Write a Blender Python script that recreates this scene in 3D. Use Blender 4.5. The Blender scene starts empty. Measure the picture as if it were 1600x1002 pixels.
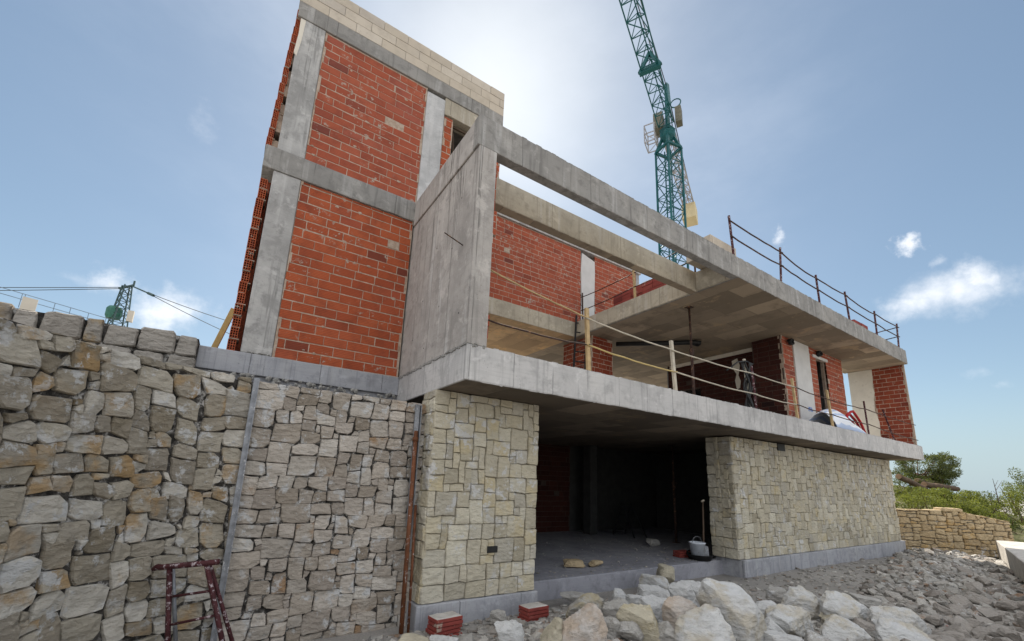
import bpy, bmesh, math, random
import numpy as np
from mathutils import Vector, Matrix, noise
random.seed(7)
SC = bpy.context.scene
COL = SC.collection
PI = math.pi
# ------------------------------------------------------------------ camera (surveyed from the photograph; z = 0 is eye height)
GZ = -1.70                                             # yard level
R = np.array([[0.83333498, -0.55141885, 0.03860141],
              [0.15221651, 0.16178327, -0.97501606],
              [0.53139717, 0.81839076, 0.21875471]])
FPX, PX, PY = 669.473, 800.0, 599.189
def ray(u, v):
    return R.T @ np.array([(u-PX)/FPX, (v-PY)/FPX, 1.0])
def at(u, v, D):  return ray(u, v)*D
def atZ(u, v, z): d = ray(u, v); return d*(z/d[2])
def atY(u, v, y): d = ray(u, v); return d*(y/d[1])
cd = bpy.data.cameras.new('camera'); cam = bpy.data.objects.new('camera', cd); COL.objects.link(cam)
M = Matrix(((R[0][0], -R[1][0], -R[2][0], 0), (R[0][1], -R[1][1], -R[2][1], 0), (R[0][2], -R[1][2], -R[2][2], 0), (0, 0, 0, 1)))
cam.matrix_world = M
cd.sensor_width = 36; cd.lens = 36*FPX/1600; cd.shift_y = (PY-501)/1600; cd.clip_end = 5000; cd.clip_start = .05
SC.camera = cam

# ------------------------------------------------------------------ node helpers
class NT:
    def __init__(s, tree): s.t = tree; s.n = tree.nodes; s.l = tree.links
    def new(s, typ, **kw):
        n = s.n.new(typ)
        for k, v in kw.items(): setattr(n, k, v)
        return n
    def put(s, sock, v):
        if hasattr(v, 'is_output') or isinstance(v, bpy.types.NodeSocket): s.l.new(v, sock)
        else:
            if hasattr(sock, 'default_value'):
                if sock.type == 'RGBA' and len(v) == 3: v = (*v, 1)
                sock.default_value = v
    def math(s, op, a, b=0.0, c=0.0, clamp=False):
        n = s.new('ShaderNodeMath', operation=op); n.use_clamp = clamp
        s.put(n.inputs[0], a); s.put(n.inputs[1], b); s.put(n.inputs[2], c); return n.outputs[0]
    def vmath(s, op, a, b=(0, 0, 0), out=0):
        n = s.new('ShaderNodeVectorMath', operation=op); s.put(n.inputs[0], a); s.put(n.inputs[1], b); return n.outputs[out]
    def noise(s, vec, scale, detail=4, rough=.55, dist=0):
        n = s.new('ShaderNodeTexNoise'); s.put(n.inputs['Vector'], vec); n.inputs['Scale'].default_value = scale
        n.inputs['Detail'].default_value = detail; n.inputs['Roughness'].default_value = rough; n.inputs['Distortion'].default_value = dist
        return n.outputs['Fac']
    def ramp(s, fac, stops, interp='LINEAR'):
        n = s.new('ShaderNodeValToRGB'); n.color_ramp.interpolation = interp; s.put(n.inputs[0], fac)
        el = n.color_ramp.elements
        while len(el) < len(stops): el.new(.5)
        for e, (p, c) in zip(el, stops):
            e.position = p; e.color = (*c, 1) if len(c) == 3 else c
        return n.outputs[0]
    def step(s, x, a, b):
        n = s.new('ShaderNodeMapRange', interpolation_type='SMOOTHSTEP'); s.put(n.inputs[0], x); n.inputs[1].default_value = a; n.inputs[2].default_value = b
        return n.outputs[0]
    def mix(s, f, a, b, mode='MIX'):
        n = s.new('ShaderNodeMix', data_type='RGBA', blend_type=mode); s.put(n.inputs[0], f); s.put(n.inputs[6], a); s.put(n.inputs[7], b); return n.outputs[2]
    def mapv(s, vec, scale=(1, 1, 1), rot=(0, 0, 0), loc=(0, 0, 0)):
        n = s.new('ShaderNodeMapping'); s.put(n.inputs[0], vec); n.inputs['Scale'].default_value = scale; n.inputs['Rotation'].default_value = rot; n.inputs['Location'].default_value = loc
        return n.outputs[0]
    def bump(s, h, strength=.5, dist=.01, normal=None):
        n = s.new('ShaderNodeBump'); n.inputs['Strength'].default_value = strength; n.inputs['Distance'].default_value = dist; s.put(n.inputs['Height'], h)
        if normal: s.l.new(normal, n.inputs['Normal'])
        return n.outputs[0]
def new_mat(name):
    m = bpy.data.materials.new(name); m.use_nodes = True; t = NT(m.node_tree); t.n.clear()
    out = t.new('ShaderNodeOutputMaterial'); b = t.new('ShaderNodeBsdfPrincipled'); t.l.new(b.outputs[0], out.inputs[0])
    t.b = b; t.out = out; b.inputs['Roughness'].default_value = .85; b.inputs['Specular IOR Level'].default_value = .25
    tc = t.new('ShaderNodeTexCoord'); t.o = tc.outputs['Object']
    g = t.new('ShaderNodeNewGeometry'); t.isl = g.outputs['Random Per Island']; t.pos = g.outputs['Position']
    return m, t
MAT = {}

def concrete(name, base, warm, streak=.5, boards=(0, 0), rough_b=.35, contrast=1.0):
    m, t = new_mat(name); o = t.pos
    n1 = t.noise(o, 1.1, 6, .6); n2 = t.noise(o, 7, 6, .65); n3 = t.noise(o, 60, 3, .6)
    b = Vector(base)
    c = t.ramp(n1, [(.3, b*(1-.25*contrast)), (.5, b), (.7, Vector(warm))])
    c = t.mix(t.step(n2, .5, .75), c, tuple(b*(1-.32*contrast)))
    c = t.mix(t.math('MULTIPLY', t.step(n3, .55, .75), .35), c, tuple(b*1.25))
    # vertical drip streaks that run down from the pour joints
    sv = t.mapv(o, (9, 9, .35)); ns = t.noise(sv, 1.0, 4, .7)
    sv2 = t.mapv(o, (28, 28, .8)); ns2 = t.noise(sv2, 1.0, 3, .6)
    f = t.math('MULTIPLY', t.step(ns, .50, .62), t.step(ns2, .45, .60)); f = t.math('MULTIPLY', f, streak)
    if name == 'concrete_wall':
        sz = t.new('ShaderNodeSeparateXYZ'); t.l.new(o, sz.inputs[0]); f = t.math('MULTIPLY', f, t.math('ADD', .3, t.math('MULTIPLY', t.step(sz.outputs[2], 2.4, 4.3), 1.4)), clamp=True)
    c = t.mix(f, c, tuple(b*.30))
    f2 = t.math('MULTIPLY', t.step(t.noise(t.mapv(o, (6, 6, .5), loc=(3, 7, 1)), 1., 4, .6), .54, .70), streak*.7)
    c = t.mix(f2, c, tuple(Vector((.62, .61, .59))))
    h = t.math('ADD', t.math('MULTIPLY', n2, .6), t.math('MULTIPLY', n3, .25))
    if boards[0]:
        # shuttering board joints
        s = t.new('ShaderNodeSeparateXYZ'); t.l.new(o, s.inputs[0])
        co = t.math('ADD', s.outputs[0], s.outputs[1]) if boards[1] == 'v' else s.outputs[2]
        if boards[1] == 'g':
            co = s.outputs[0]
        w = t.math('ADD', t.math('DIVIDE', co, boards[0]), t.math('MULTIPLY', t.noise(o, .8, 2), .05))
        fr = t.math('FRACT', w); d = t.math('ABSOLUTE', t.math('SUBTRACT', fr, .5))
        ln = t.math('SUBTRACT', 1.0, t.step(d, 0.0, .011/boards[0]))
        ln = t.math('MULTIPLY', ln, t.step(t.noise(o, 1.7, 3), .34, .5))
        c = t.mix(t.math('MULTIPLY', ln, .9), c, tuple(b*.28))
        h = t.math('SUBTRACT', h, t.math('MULTIPLY', ln, .6))
        pid = t.new('ShaderNodeTexWhiteNoise', noise_dimensions='1D'); t.l.new(t.math('FLOOR', t.math('ADD', w, .5)), pid.inputs['W'])
        c = t.mix(t.math('MULTIPLY', pid.outputs[0], .3*contrast), c, tuple(b*.72))
    # cloudy laitance, board grain, blow holes
    n5 = t.noise(t.mapv(o, loc=(7, 3, 1)), 2.6, 8, .68, .5); c = t.mix(t.math('MULTIPLY', t.step(n5, .50, .64), .55*contrast), c, tuple(b*.62))
    n6 = t.noise(t.mapv(o, loc=(1, 9, 4)), 4.2, 8, .7, .4); c = t.mix(t.math('MULTIPLY', t.step(n6, .55, .66), .5*contrast), c, tuple(b*1.32))
    gr = t.noise(t.mapv(o, (2.2, 2.2, 55)), 1., 3, .6); c = t.mix(t.math('MULTIPLY', t.step(gr, .45, .75), .22), c, tuple(b*.6))
    vo = t.new('ShaderNodeTexVoronoi'); t.l.new(o, vo.inputs['Vector']); vo.inputs['Scale'].default_value = 24
    ho = t.math('MULTIPLY', t.math('SUBTRACT', 1.0, t.step(vo.outputs[0], .09, .16)), t.step(t.noise(o, 3.3, 3), .5, .62)); c = t.mix(t.math('MULTIPLY', ho, .7), c, tuple(b*.3))
    h = t.math('SUBTRACT', t.math('ADD', h, t.math('MULTIPLY', n5, .5)), t.math('MULTIPLY', ho, .5))
    t.l.new(c, t.b.inputs['Base Color']); t.b.inputs['Roughness'].default_value = .9
    t.l.new(t.bump(h, rough_b, .02), t.b.inputs['Normal'])
    MAT[name] = m
concrete('concrete_slab', (.50, .485, .47), (.57, .55, .525), .35, (.62, 'v'))
concrete('concrete_wall', (.42, .39, .36), (.47, .44, .405), .8, (.62, 'v'), .45, 1.2)
concrete('concrete_beam', (.30, .287, .268), (.37, .35, .32), .6, (1.3, 'v'), .45, 1.3)
concrete('concrete_tan', (.45, .40, .315), (.51, .455, .36), .4, (1.7, 'v'))
concrete('concrete_column', (.42, .41, .395), (.48, .465, .44), .6, (0, 0), .45, 1.3)
concrete('concrete_pale', (.52, .515, .51), (.57, .56, .55), .5, (0, 0))
concrete('concrete_plinth', (.37, .375, .40), (.43, .43, .44), .35, (.9, 'v'))
concrete('concrete_floor', (.31, .31, .34), (.37, .37, .38), 0, (0, 0), .5)
concrete('concrete_kerb', (.48, .45, .41), (.55, .52, .47), .4, (0, 0))
concrete('mortar_grey', (.30, .29, .27), (.38, .365, .34), .2, (0, 0), .8)

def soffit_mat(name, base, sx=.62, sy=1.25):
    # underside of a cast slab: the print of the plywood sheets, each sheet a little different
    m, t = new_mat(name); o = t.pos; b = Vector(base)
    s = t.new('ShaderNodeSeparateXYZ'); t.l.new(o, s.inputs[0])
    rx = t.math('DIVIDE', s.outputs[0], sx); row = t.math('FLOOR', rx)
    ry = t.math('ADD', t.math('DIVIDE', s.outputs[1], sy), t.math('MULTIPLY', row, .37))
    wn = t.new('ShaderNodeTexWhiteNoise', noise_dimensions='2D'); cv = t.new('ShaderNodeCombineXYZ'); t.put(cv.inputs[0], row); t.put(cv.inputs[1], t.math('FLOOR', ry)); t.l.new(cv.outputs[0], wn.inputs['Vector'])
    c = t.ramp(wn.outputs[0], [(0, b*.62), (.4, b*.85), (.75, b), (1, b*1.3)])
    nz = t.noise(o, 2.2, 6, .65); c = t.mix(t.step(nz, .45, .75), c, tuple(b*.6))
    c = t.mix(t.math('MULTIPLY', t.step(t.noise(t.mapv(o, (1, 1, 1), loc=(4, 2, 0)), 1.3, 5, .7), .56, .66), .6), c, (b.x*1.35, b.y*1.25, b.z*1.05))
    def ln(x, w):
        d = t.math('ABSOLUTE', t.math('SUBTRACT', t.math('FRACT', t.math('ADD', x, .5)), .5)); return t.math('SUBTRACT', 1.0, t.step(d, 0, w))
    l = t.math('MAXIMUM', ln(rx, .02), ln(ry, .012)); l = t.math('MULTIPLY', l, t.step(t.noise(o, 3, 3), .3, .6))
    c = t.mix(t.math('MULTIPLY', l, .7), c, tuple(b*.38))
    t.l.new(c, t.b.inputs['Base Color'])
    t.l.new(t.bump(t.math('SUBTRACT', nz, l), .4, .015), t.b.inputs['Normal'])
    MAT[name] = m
soffit_mat('soffit', (.31, .245, .175)); soffit_mat('soffit_low', (.17, .138, .105), .7, 1.4); soffit_mat('soffit_ply_lit', (.52, .35, .19), .6, 1.2)  # last one: plywood tone with warm bounced light put into its colour

def brick_mat(name, cols, smear=.3, ribs=True):
    m, t = new_mat(name); o = t.pos
    c = t.ramp(t.isl, [(0, cols[0]), (.07, cols[1]), (.55, cols[2]), (.88, cols[3]), (1, cols[4])])
    n = t.noise(o, 5, 6, .65); c = t.mix(t.math('MULTIPLY', t.step(n, .42, .75), .45), c, tuple(Vector(cols[0])*.8))
    n2 = t.noise(o, 1.4, 5, .6); c = t.mix(t.math('MULTIPLY', t.step(n2, .5, .72), .4), c, tuple(Vector(cols[4])))
    sm = t.noise(o, 9, 5, .7); sm2 = t.noise(t.mapv(o, (1, 1, 1), loc=(5, 1, 3)), 1.8, 3, .5)
    f = t.math('MULTIPLY', t.step(sm, .56, .66), t.step(sm2, .48, .62)); f = t.math('MULTIPLY', f, smear*2.2, clamp=True)
    c = t.mix(f, c, (.40, .33, .27))
    h = t.math('MULTIPLY', t.noise(o, 45, 4, .6), .5)
    if ribs:
        s = t.new('ShaderNodeSeparateXYZ'); t.l.new(o, s.inputs[0])
        w = t.math('SINE', t.math('MULTIPLY', s.outputs[2], 2*PI/.0243)); w = t.step(w, .35, .95)
        c = t.mix(t.math('MULTIPLY', w, .42), c, tuple(Vector(cols[0])*.55)); h = t.math('SUBTRACT', h, t.math('MULTIPLY', w, .8))
    t.l.new(c, t.b.inputs['Base Color']); t.b.inputs['Roughness'].default_value = .8
    t.l.new(t.bump(h, .5, .006), t.b.inputs['Normal']); MAT[name] = m
brick_mat('brick', [(.18, .044, .026), (.34, .072, .028), (.40, .088, .032), (.44, .105, .04), (.37, .084, .043)], .6)
brick_mat('brick_pale', [(.18, .047, .032), (.32, .072, .036), (.37, .087, .042), (.40, .103, .052), (.34, .09, .056)], .8)
brick_mat('brick_shaded', [(.10, .024, .015), (.22, .042, .02), (.26, .052, .024), (.29, .064, .03), (.24, .052, .032)], .4)  # shaded copy of the red brick, the shade put into its colour
brick_mat('brick_unlit', [(.02, .006, .005), (.045, .011, .007), (.055, .014, .009), (.065, .017, .01), (.05, .013, .009)], .02)  # same brick darker still: the gloom indoors is put into its colour
brick_mat('brick_flat', [(.14, .03, .026), (.24, .05, .04), (.27, .055, .045), (.29, .07, .055), (.21, .045, .04)], .5, False)
m, t = new_mat('mortar'); n = t.noise(t.pos, 14, 5, .65)
t.l.new(t.ramp(n, [(.3, (.28, .20, .145)), (.5, (.40, .305, .235)), (.75, (.50, .42, .35))]), t.b.inputs['Base Color']); t.l.new(t.bump(n, .8, .02), t.b.inputs['Normal']); MAT['mortar'] = m

def stone_mat(name, cols, ochre, ochre_amt, white_amt, scale=1.0, bstr=1.0):
    m, t = new_mat(name); o = t.pos
    k = len(cols)-1; av = sum((Vector(q) for q in cols), Vector((0, 0, 0)))/len(cols)
    c = t.ramp(t.isl, [(i/k, q) for i, q in enumerate(cols)])
    wn = t.new('ShaderNodeTexWhiteNoise', noise_dimensions='1D'); t.l.new(t.math('MULTIPLY', t.isl, 91.7), wn.inputs['W'])
    n1 = t.noise(o, 5*scale, 7, .68, .6); n2 = t.noise(t.mapv(o, (1, 1, 2.6), (0, .3, 0)), 16*scale, 6, .7, .4); n3 = t.noise(o, 70*scale, 3, .6)
    c = t.mix(t.math('MULTIPLY', t.step(n1, .42, .70), .42), c, tuple(av*.72))
    c = t.mix(t.math('MULTIPLY', t.step(n2, .52, .72), .5), c, tuple(av*1.25))
    f = t.math('MULTIPLY', t.step(wn.outputs[0], 1-ochre_amt, 1-ochre_amt*.5), t.step(t.noise(t.mapv(o, loc=(9, 4, 2)), 4.5*scale, 5, .6), .43, .62))
    c = t.mix(t.math('MULTIPLY', f, .85), c, ochre)
    w = t.math('MULTIPLY', t.step(t.noise(t.mapv(o, loc=(2, 8, 5)), 5.5*scale, 7, .72), .54, .60), t.step(t.noise(o, .9, 3, .5), .62-white_amt, .72-white_amt*.6))
    c = t.mix(t.math('MULTIPLY', w, .85), c, (.58, .58, .575))
    t.l.new(c, t.b.inputs['Base Color']); t.b.inputs['Roughness'].default_value = .92
    # split-face grain: chips and fine bedding
    v2 = t.new('ShaderNodeTexVoronoi', feature='F1'); t.l.new(t.vmath('ADD', t.mapv(o, (1, 1, 1.8), (.2, .35, 0)), t.vmath('MULTIPLY', n1, (.08, .08, .08))), v2.inputs['Vector']); v2.inputs['Scale'].default_value = 13*scale
    n4 = t.noise(t.mapv(o, (1, 1, 3.2), (.1, .5, 0), (3, 3, 8)), 30*scale, 6, .72, .8)
    c = t.mix(t.math('MULTIPLY', t.step(n4, .53, .68), .42), c, tuple(av*.58)); c = t.mix(t.math('MULTIPLY', t.math('SUBTRACT', 1.0, t.step(n4, .33, .47)), .30), c, tuple(av*1.3))
    h = t.math('ADD', t.math('ADD', t.math('MULTIPLY', n1, .9), t.math('MULTIPLY', n2, .7)), t.math('ADD', t.math('MULTIPLY', n3, .2), t.math('ADD', t.math('MULTIPLY', v2.outputs[0], .7), t.math('MULTIPLY', n4, .35))))
    t.l.new(t.bump(h, bstr, .035/scale**.5), t.b.inputs['Normal']); MAT[name] = m
stone_mat('stone_rubble', [(.24, .20, .14), (.50, .455, .375), (.32, .275, .21), (.64, .60, .53), (.42, .375, .30), (.29, .255, .205), (.68, .65, .59)], (.40, .26, .12), .30, .36)
stone_mat('stone_mid', [(.27, .225, .175), (.52, .455, .385), (.37, .32, .265), (.62, .56, .49), (.44, .385, .33), (.32, .275, .23), (.66, .61, .54)], (.34, .21, .11), .10, .36)
stone_mat('stone_coping', [(.30, .27, .235), (.44, .405, .36), (.36, .33, .29), (.49, .455, .41)], (.34, .24, .12), .15, .1)
stone_mat('stone_cut', [(.34, .30, .22), (.56, .51, .40), (.43, .385, .29), (.62, .575, .46), (.40, .37, .31), (.53, .47, .34), (.47, .44, .375)], (.52, .44, .28), .28, .2, 1., .7)
stone_mat('stone_terrace', [(.38, .28, .16), (.52, .40, .24), (.46, .36, .22), (.56, .44, .28)], (.50, .33, .14), .35, .05)
stone_mat('boulder', [(.48, .475, .46), (.66, .655, .64), (.57, .565, .55)], (.50, .45, .36), .12, .3, .9)
stone_mat('boulder_pink', [(.52, .47, .42), (.57, .51, .455)], (.50, .40, .31), .6, .2, .9)
stone_mat('boulder_tan', [(.46, .41, .31), (.52, .47, .36)], (.44, .37, .23), .6, .15, .9)
stone_mat('boulder_grey', [(.36, .35, .32), (.43, .41, .38)], (.4, .34, .22), .2, .2, .9)
stone_mat('rubble', [(.17, .16, .145), (.45, .425, .385), (.26, .25, .23), (.40, .38, .345), (.21, .18, .155), (.56, .535, .49)], (.30, .19, .12), .12, .1, 2., .6)
m, t = new_mat('joint_dark'); n = t.noise(t.pos, 12, 5, .7)
t.l.new(t.ramp(n, [(.40, (.022, .02, .018)), (.54, (.085, .078, .07)), (.63, (.45, .435, .41))]), t.b.inputs['Base Color']); t.l.new(t.bump(n, 1, .03), t.b.inputs['Normal']); MAT['joint_dark'] = m
m, t = new_mat('joint_pale'); n = t.noise(t.pos, 12, 5, .7)
t.l.new(t.ramp(n, [(.35, (.10, .09, .07)), (.55, (.24, .22, .18)), (.70, (.44, .41, .36))]), t.b.inputs['Base Color']); MAT['joint_pale'] = m

def plain(name, col, rough=.7, metal=0., var=.35, scale=8, spots=None):
    m, t = new_mat(name); n = t.noise(t.pos, scale, 5, .65); b = Vector(col)
    c = t.ramp(n, [(.3, b*(1-var)), (.6, b), (.8, b*(1+var*.5))])
    if spots: c = t.mix(t.step(t.noise(t.pos, spots[1], 5, .7), spots[2], spots[2]+.06), c, spots[0])
    t.l.new(c, t.b.inputs['Base Color']); t.b.inputs['Roughness'].default_value = rough; t.b.inputs['Metallic'].default_value = metal
    t.l.new(t.bump(n, .25, .01), t.b.inputs['Normal']); MAT[name] = m
plain('rust_pole', (.17, .065, .03), .7, .2, .5, 10, ((.42, .38, .36), 22, .58))
plain('rust_purple', (.075, .022, .025), .65, .2, .5, 12, ((.40, .34, .35), 26, .55))
plain('rust_dark', (.07, .042, .034), .7, .3, .5, 9, ((.22, .12, .07), 14, .56))
plain('galvanised', (.26, .27, .29), .5, .5, .4, 14, ((.5, .5, .5), 20, .6))
plain('wood_post', (.50, .36, .19), .8, 0, .35, 9, ((.3, .2, .1), 14, .6))
plain('wood_pale', (.52, .47, .38), .8, 0, .3, 9)
plain('wood_brace', (.50, .38, .16), .75, 0, .25, 6)
plain('iron_black', (.025, .024, .026), .6, .2, .4, 10)
plain('plaster', (.66, .61, .52), .9, 0, .12, 3, ((.55, .5, .42), 5, .58))
plain('plaster_white', (.58, .57, .55), .9, 0, .12, 3)
brick_mat('block_beige', [(.40, .34, .27), (.47, .41, .33), (.52, .45, .36), (.55, .49, .41), (.45, .40, .34)], .25, False)
plain('block_grey', (.33, .33, .33), .9, 0, .25, 4)
plain('block_unlit', (.05, .05, .048), .95, 0, .3, 4)  # grey block blackened, the unlit room's darkness painted into it
plain('mortar_unlit', (.07, .05, .04), .95, 0, .3, 12)  # mortar toned down with the same painted shade
plain('plastic_black', (.02, .02, .02), .45)
plain('crane_green', (.014, .105, .11), .45, .1, .35, 2.5)
plain('crane_grey', (.40, .39, .40), .6, .2, .3, 2)
plain('crane_yellow', (.42, .36, .12), .6, 0, .3, 2)
plain('crane_box', (.16, .15, .11), .6, .1, .4, 3)
plain('ballast', (.62, .52, .32), .85, 0, .15, 1)
plain('cable_dark', (.05, .06, .06), .6)
plain('pylon', (.06, .10, .10), .6, .3, .3, 1)
plain('transformer', (.05, .16, .12), .6, .1, .3, 3)
plain('rail_far', (.16, .20, .24), .6, .3, .3, 3)
plain('sign_board', (.55, .50, .42), .8, 0, .1, 1)
plain('deck_dark', (.03, .035, .05), .7)
plain('bucket', (.62, .66, .72), .45, 0, .2, 9, ((.35, .36, .38), 13, .6))
plain('rubber', (.02, .02, .02), .7)
plain('bark', (.13, .085, .055), .9, 0, .45, 6)
plain('log', (.13, .09, .062), .9, 0, .5, 5, ((.26, .17, .10), 7, .6))
plain('log_end', (.34, .22, .13), .9, 0, .35, 12)
plain('red_cloth', (.45, .02, .025), .6, 0, .3, 5)
plain('blue_mark', (.12, .25, .62), .6)
plain('dead_wood', (.16, .12, .10), .9)
plain('dark_timber', (.10, .07, .05), .8)
def stripes():
    m, t = new_mat('tarp'); s = t.new('ShaderNodeTexCoord').outputs['UV']
    sx = t.new('ShaderNodeSeparateXYZ'); t.l.new(s, sx.inputs[0])
    w = t.math('SINE', t.math('MULTIPLY', t.math('ADD', sx.outputs[1], t.math('MULTIPLY', t.noise(t.pos, 3, 3), .05)), 2*PI*6))
    c = t.mix(t.step(w, .25, .7), (.84, .86, .90), (.46, .56, .76)); t.l.new(c, t.b.inputs['Base Color']); t.b.inputs['Roughness'].default_value = .5
    MAT['tarp'] = m
stripes()
def leaf_mat(name, cols, trans=.5):
    m, t = new_mat(name); k = len(cols)-1
    c = t.ramp(t.isl, [(i/k, q) for i, q in enumerate(cols)])
    n = t.noise(t.pos, 1.3, 3, .5); c = t.mix(t.math('MULTIPLY', t.step(n, .4, .65), .5), c, tuple(Vector(cols[0])*.8))
    t.l.new(c, t.b.inputs['Base Color']); t.b.inputs['Roughness'].default_value = .6
    tr = t.new('ShaderNodeBsdfTranslucent'); t.l.new(t.mix(.5, c, (.28, .30, .05)), tr.inputs[0]); mx = t.new('ShaderNodeMixShader'); mx.inputs[0].default_value = trans
    t.l.new(t.b.outputs[0], mx.inputs[1]); t.l.new(tr.outputs[0], mx.inputs[2]); t.l.new(mx.outputs[0], t.out.inputs[0]); MAT[name] = m
leaf_mat('leaf_bright', [(.06, .09, .015), (.14, .17, .03), (.20, .22, .04), (.10, .13, .02)], .45)
leaf_mat('leaf_dark', [(.03, .05, .015), (.07, .10, .025), (.10, .12, .03)], .35)
leaf_mat('leaf_pine', [(.03, .045, .02), (.06, .085, .03), (.09, .10, .04)], .3)

# ------------------------------------------------------------------ mesh builder
class MB:
    def __init__(s): s.v = []; s.f = []; s.m = []; s.uv = None
    def poly(s, pts, faces, mi=0):
        b = len(s.v); s.v.extend([tuple(map(float, p)) for p in pts]); s.f.extend([tuple(i+b for i in f) for f in faces]); s.m.extend([mi]*len(faces))
    def box(s, x0, x1, y0, y1, z0, z1, mi=0):
        s.poly([(x0, y0, z0), (x1, y0, z0), (x1, y1, z0), (x0, y1, z0), (x0, y0, z1), (x1, y0, z1), (x1, y1, z1), (x0, y1, z1)],
               [(0, 3, 2, 1), (4, 5, 6, 7), (0, 1, 5, 4), (1, 2, 6, 5), (2, 3, 7, 6), (3, 0, 4, 7)], mi)
    def tube(s, pts, r, n=8, mi=0, cap=True):
        pts = [Vector(p) for p in pts]; rs = r if isinstance(r, (list, tuple)) else [r]*len(pts)
        rings = []; ref = None
        for i, p in enumerate(pts):
            a = pts[max(i-1, 0)]; b = pts[min(i+1, len(pts)-1)]; d = (b-a).normalized()
            if ref is None: ref = d.orthogonal().normalized()
            ref = (ref-d*ref.dot(d)); ref = ref.normalized() if ref.length > 1e-6 else d.orthogonal().normalized()
            q = d.cross(ref)
            rings.append([p+(ref*math.cos(2*PI*k/n)+q*math.sin(2*PI*k/n))*rs[i] for k in range(n)])
        V = [p for rg in rings for p in rg]; F = []
        for i in range(len(pts)-1):
            for k in range(n):
                F.append((i*n+k, i*n+(k+1) % n, (i+1)*n+(k+1) % n, (i+1)*n+k))
        if cap: F.append(tuple(range(n-1, -1, -1))); F.append(tuple((len(pts)-1)*n+k for k in range(n)))
        s.poly(V, F, mi)
    def bar(s, a, b, w, h=None, mi=0):
        h = h or w; a = Vector(a); b = Vector(b); d = (b-a).normalized(); up = Vector((0, 0, 1)) if abs(d.z) < .9 else Vector((0, 1, 0))
        x = d.cross(up).normalized()*w/2; y = x.cross(d).normalized()*h/2
        s.poly([a-x-y, a+x-y, a+x+y, a-x+y, b-x-y, b+x-y, b+x+y, b-x+y], [(0, 3, 2, 1), (4, 5, 6, 7), (0, 1, 5, 4), (1, 2, 6, 5), (2, 3, 7, 6), (3, 0, 4, 7)], mi)
    def lathe(s, prof, c, n=24, mi=0):
        V = []; F = []
        for r, z in prof:
            for k in range(n): V.append((c[0]+r*math.cos(2*PI*k/n), c[1]+r*math.sin(2*PI*k/n), c[2]+z))
        for i in range(len(prof)-1):
            for k in range(n): F.append((i*n+k, i*n+(k+1) % n, (i+1)*n+(k+1) % n, (i+1)*n+k))
        s.poly(V, F, mi)
    def build(s, name, mats, parent=None, smooth=False, bevel=0, rel=None):
        base = Vector((0, 0, 0)) if rel is None else Vector(rel)
        if parent is not None and rel is None: base = WLOC[parent.name]
        me = bpy.data.meshes.new(name)
        me.from_pydata([(v[0]-base.x, v[1]-base.y, v[2]-base.z) for v in s.v], [], s.f)
        for mm in ([mats] if isinstance(mats, str) else mats): me.materials.append(MAT[mm])
        me.polygons.foreach_set('material_index', s.m)
        if smooth: me.polygons.foreach_set('use_smooth', [True]*len(s.f))
        me.update()
        o = bpy.data.objects.new(name, me); COL.objects.link(o)
        if parent is not None: o.parent = parent; WLOC[o.name] = WLOC[parent.name]
        else:
            WLOC[o.name] = base
            if rel is not None: o.location = base
        if bevel:
            bm = o.modifiers.new('bevel', 'BEVEL'); bm.width = bevel; bm.segments = 2; bm.limit_method = 'ANGLE'
        return o
WLOC = {}
def tag(o, label=None, cat=None, group=None, kind=None):
    if label: o['label'] = label
    if cat: o['category'] = cat
    if group: o['group'] = group
    if kind: o['kind'] = kind
    return o
def thing(name, loc, label, cat, group=None):
    o = bpy.data.objects.new(name, None); COL.objects.link(o); o.location = loc; o.empty_display_size = .2
    WLOC[o.name] = Vector(loc); return tag(o, label, cat, group)
def copy_tree(o, loc, label, group=None):
    c = o.copy(); COL.objects.link(c); c.location = loc; c['label'] = label; WLOC[c.name] = Vector(loc)
    if group: c['group'] = group
    for ch in list(o.children):
        d = ch.copy(); COL.objects.link(d); d.parent = c
        for g in list(ch.children):
            e = g.copy(); COL.objects.link(e); e.parent = d
    return c
V3 = Vector

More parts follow.
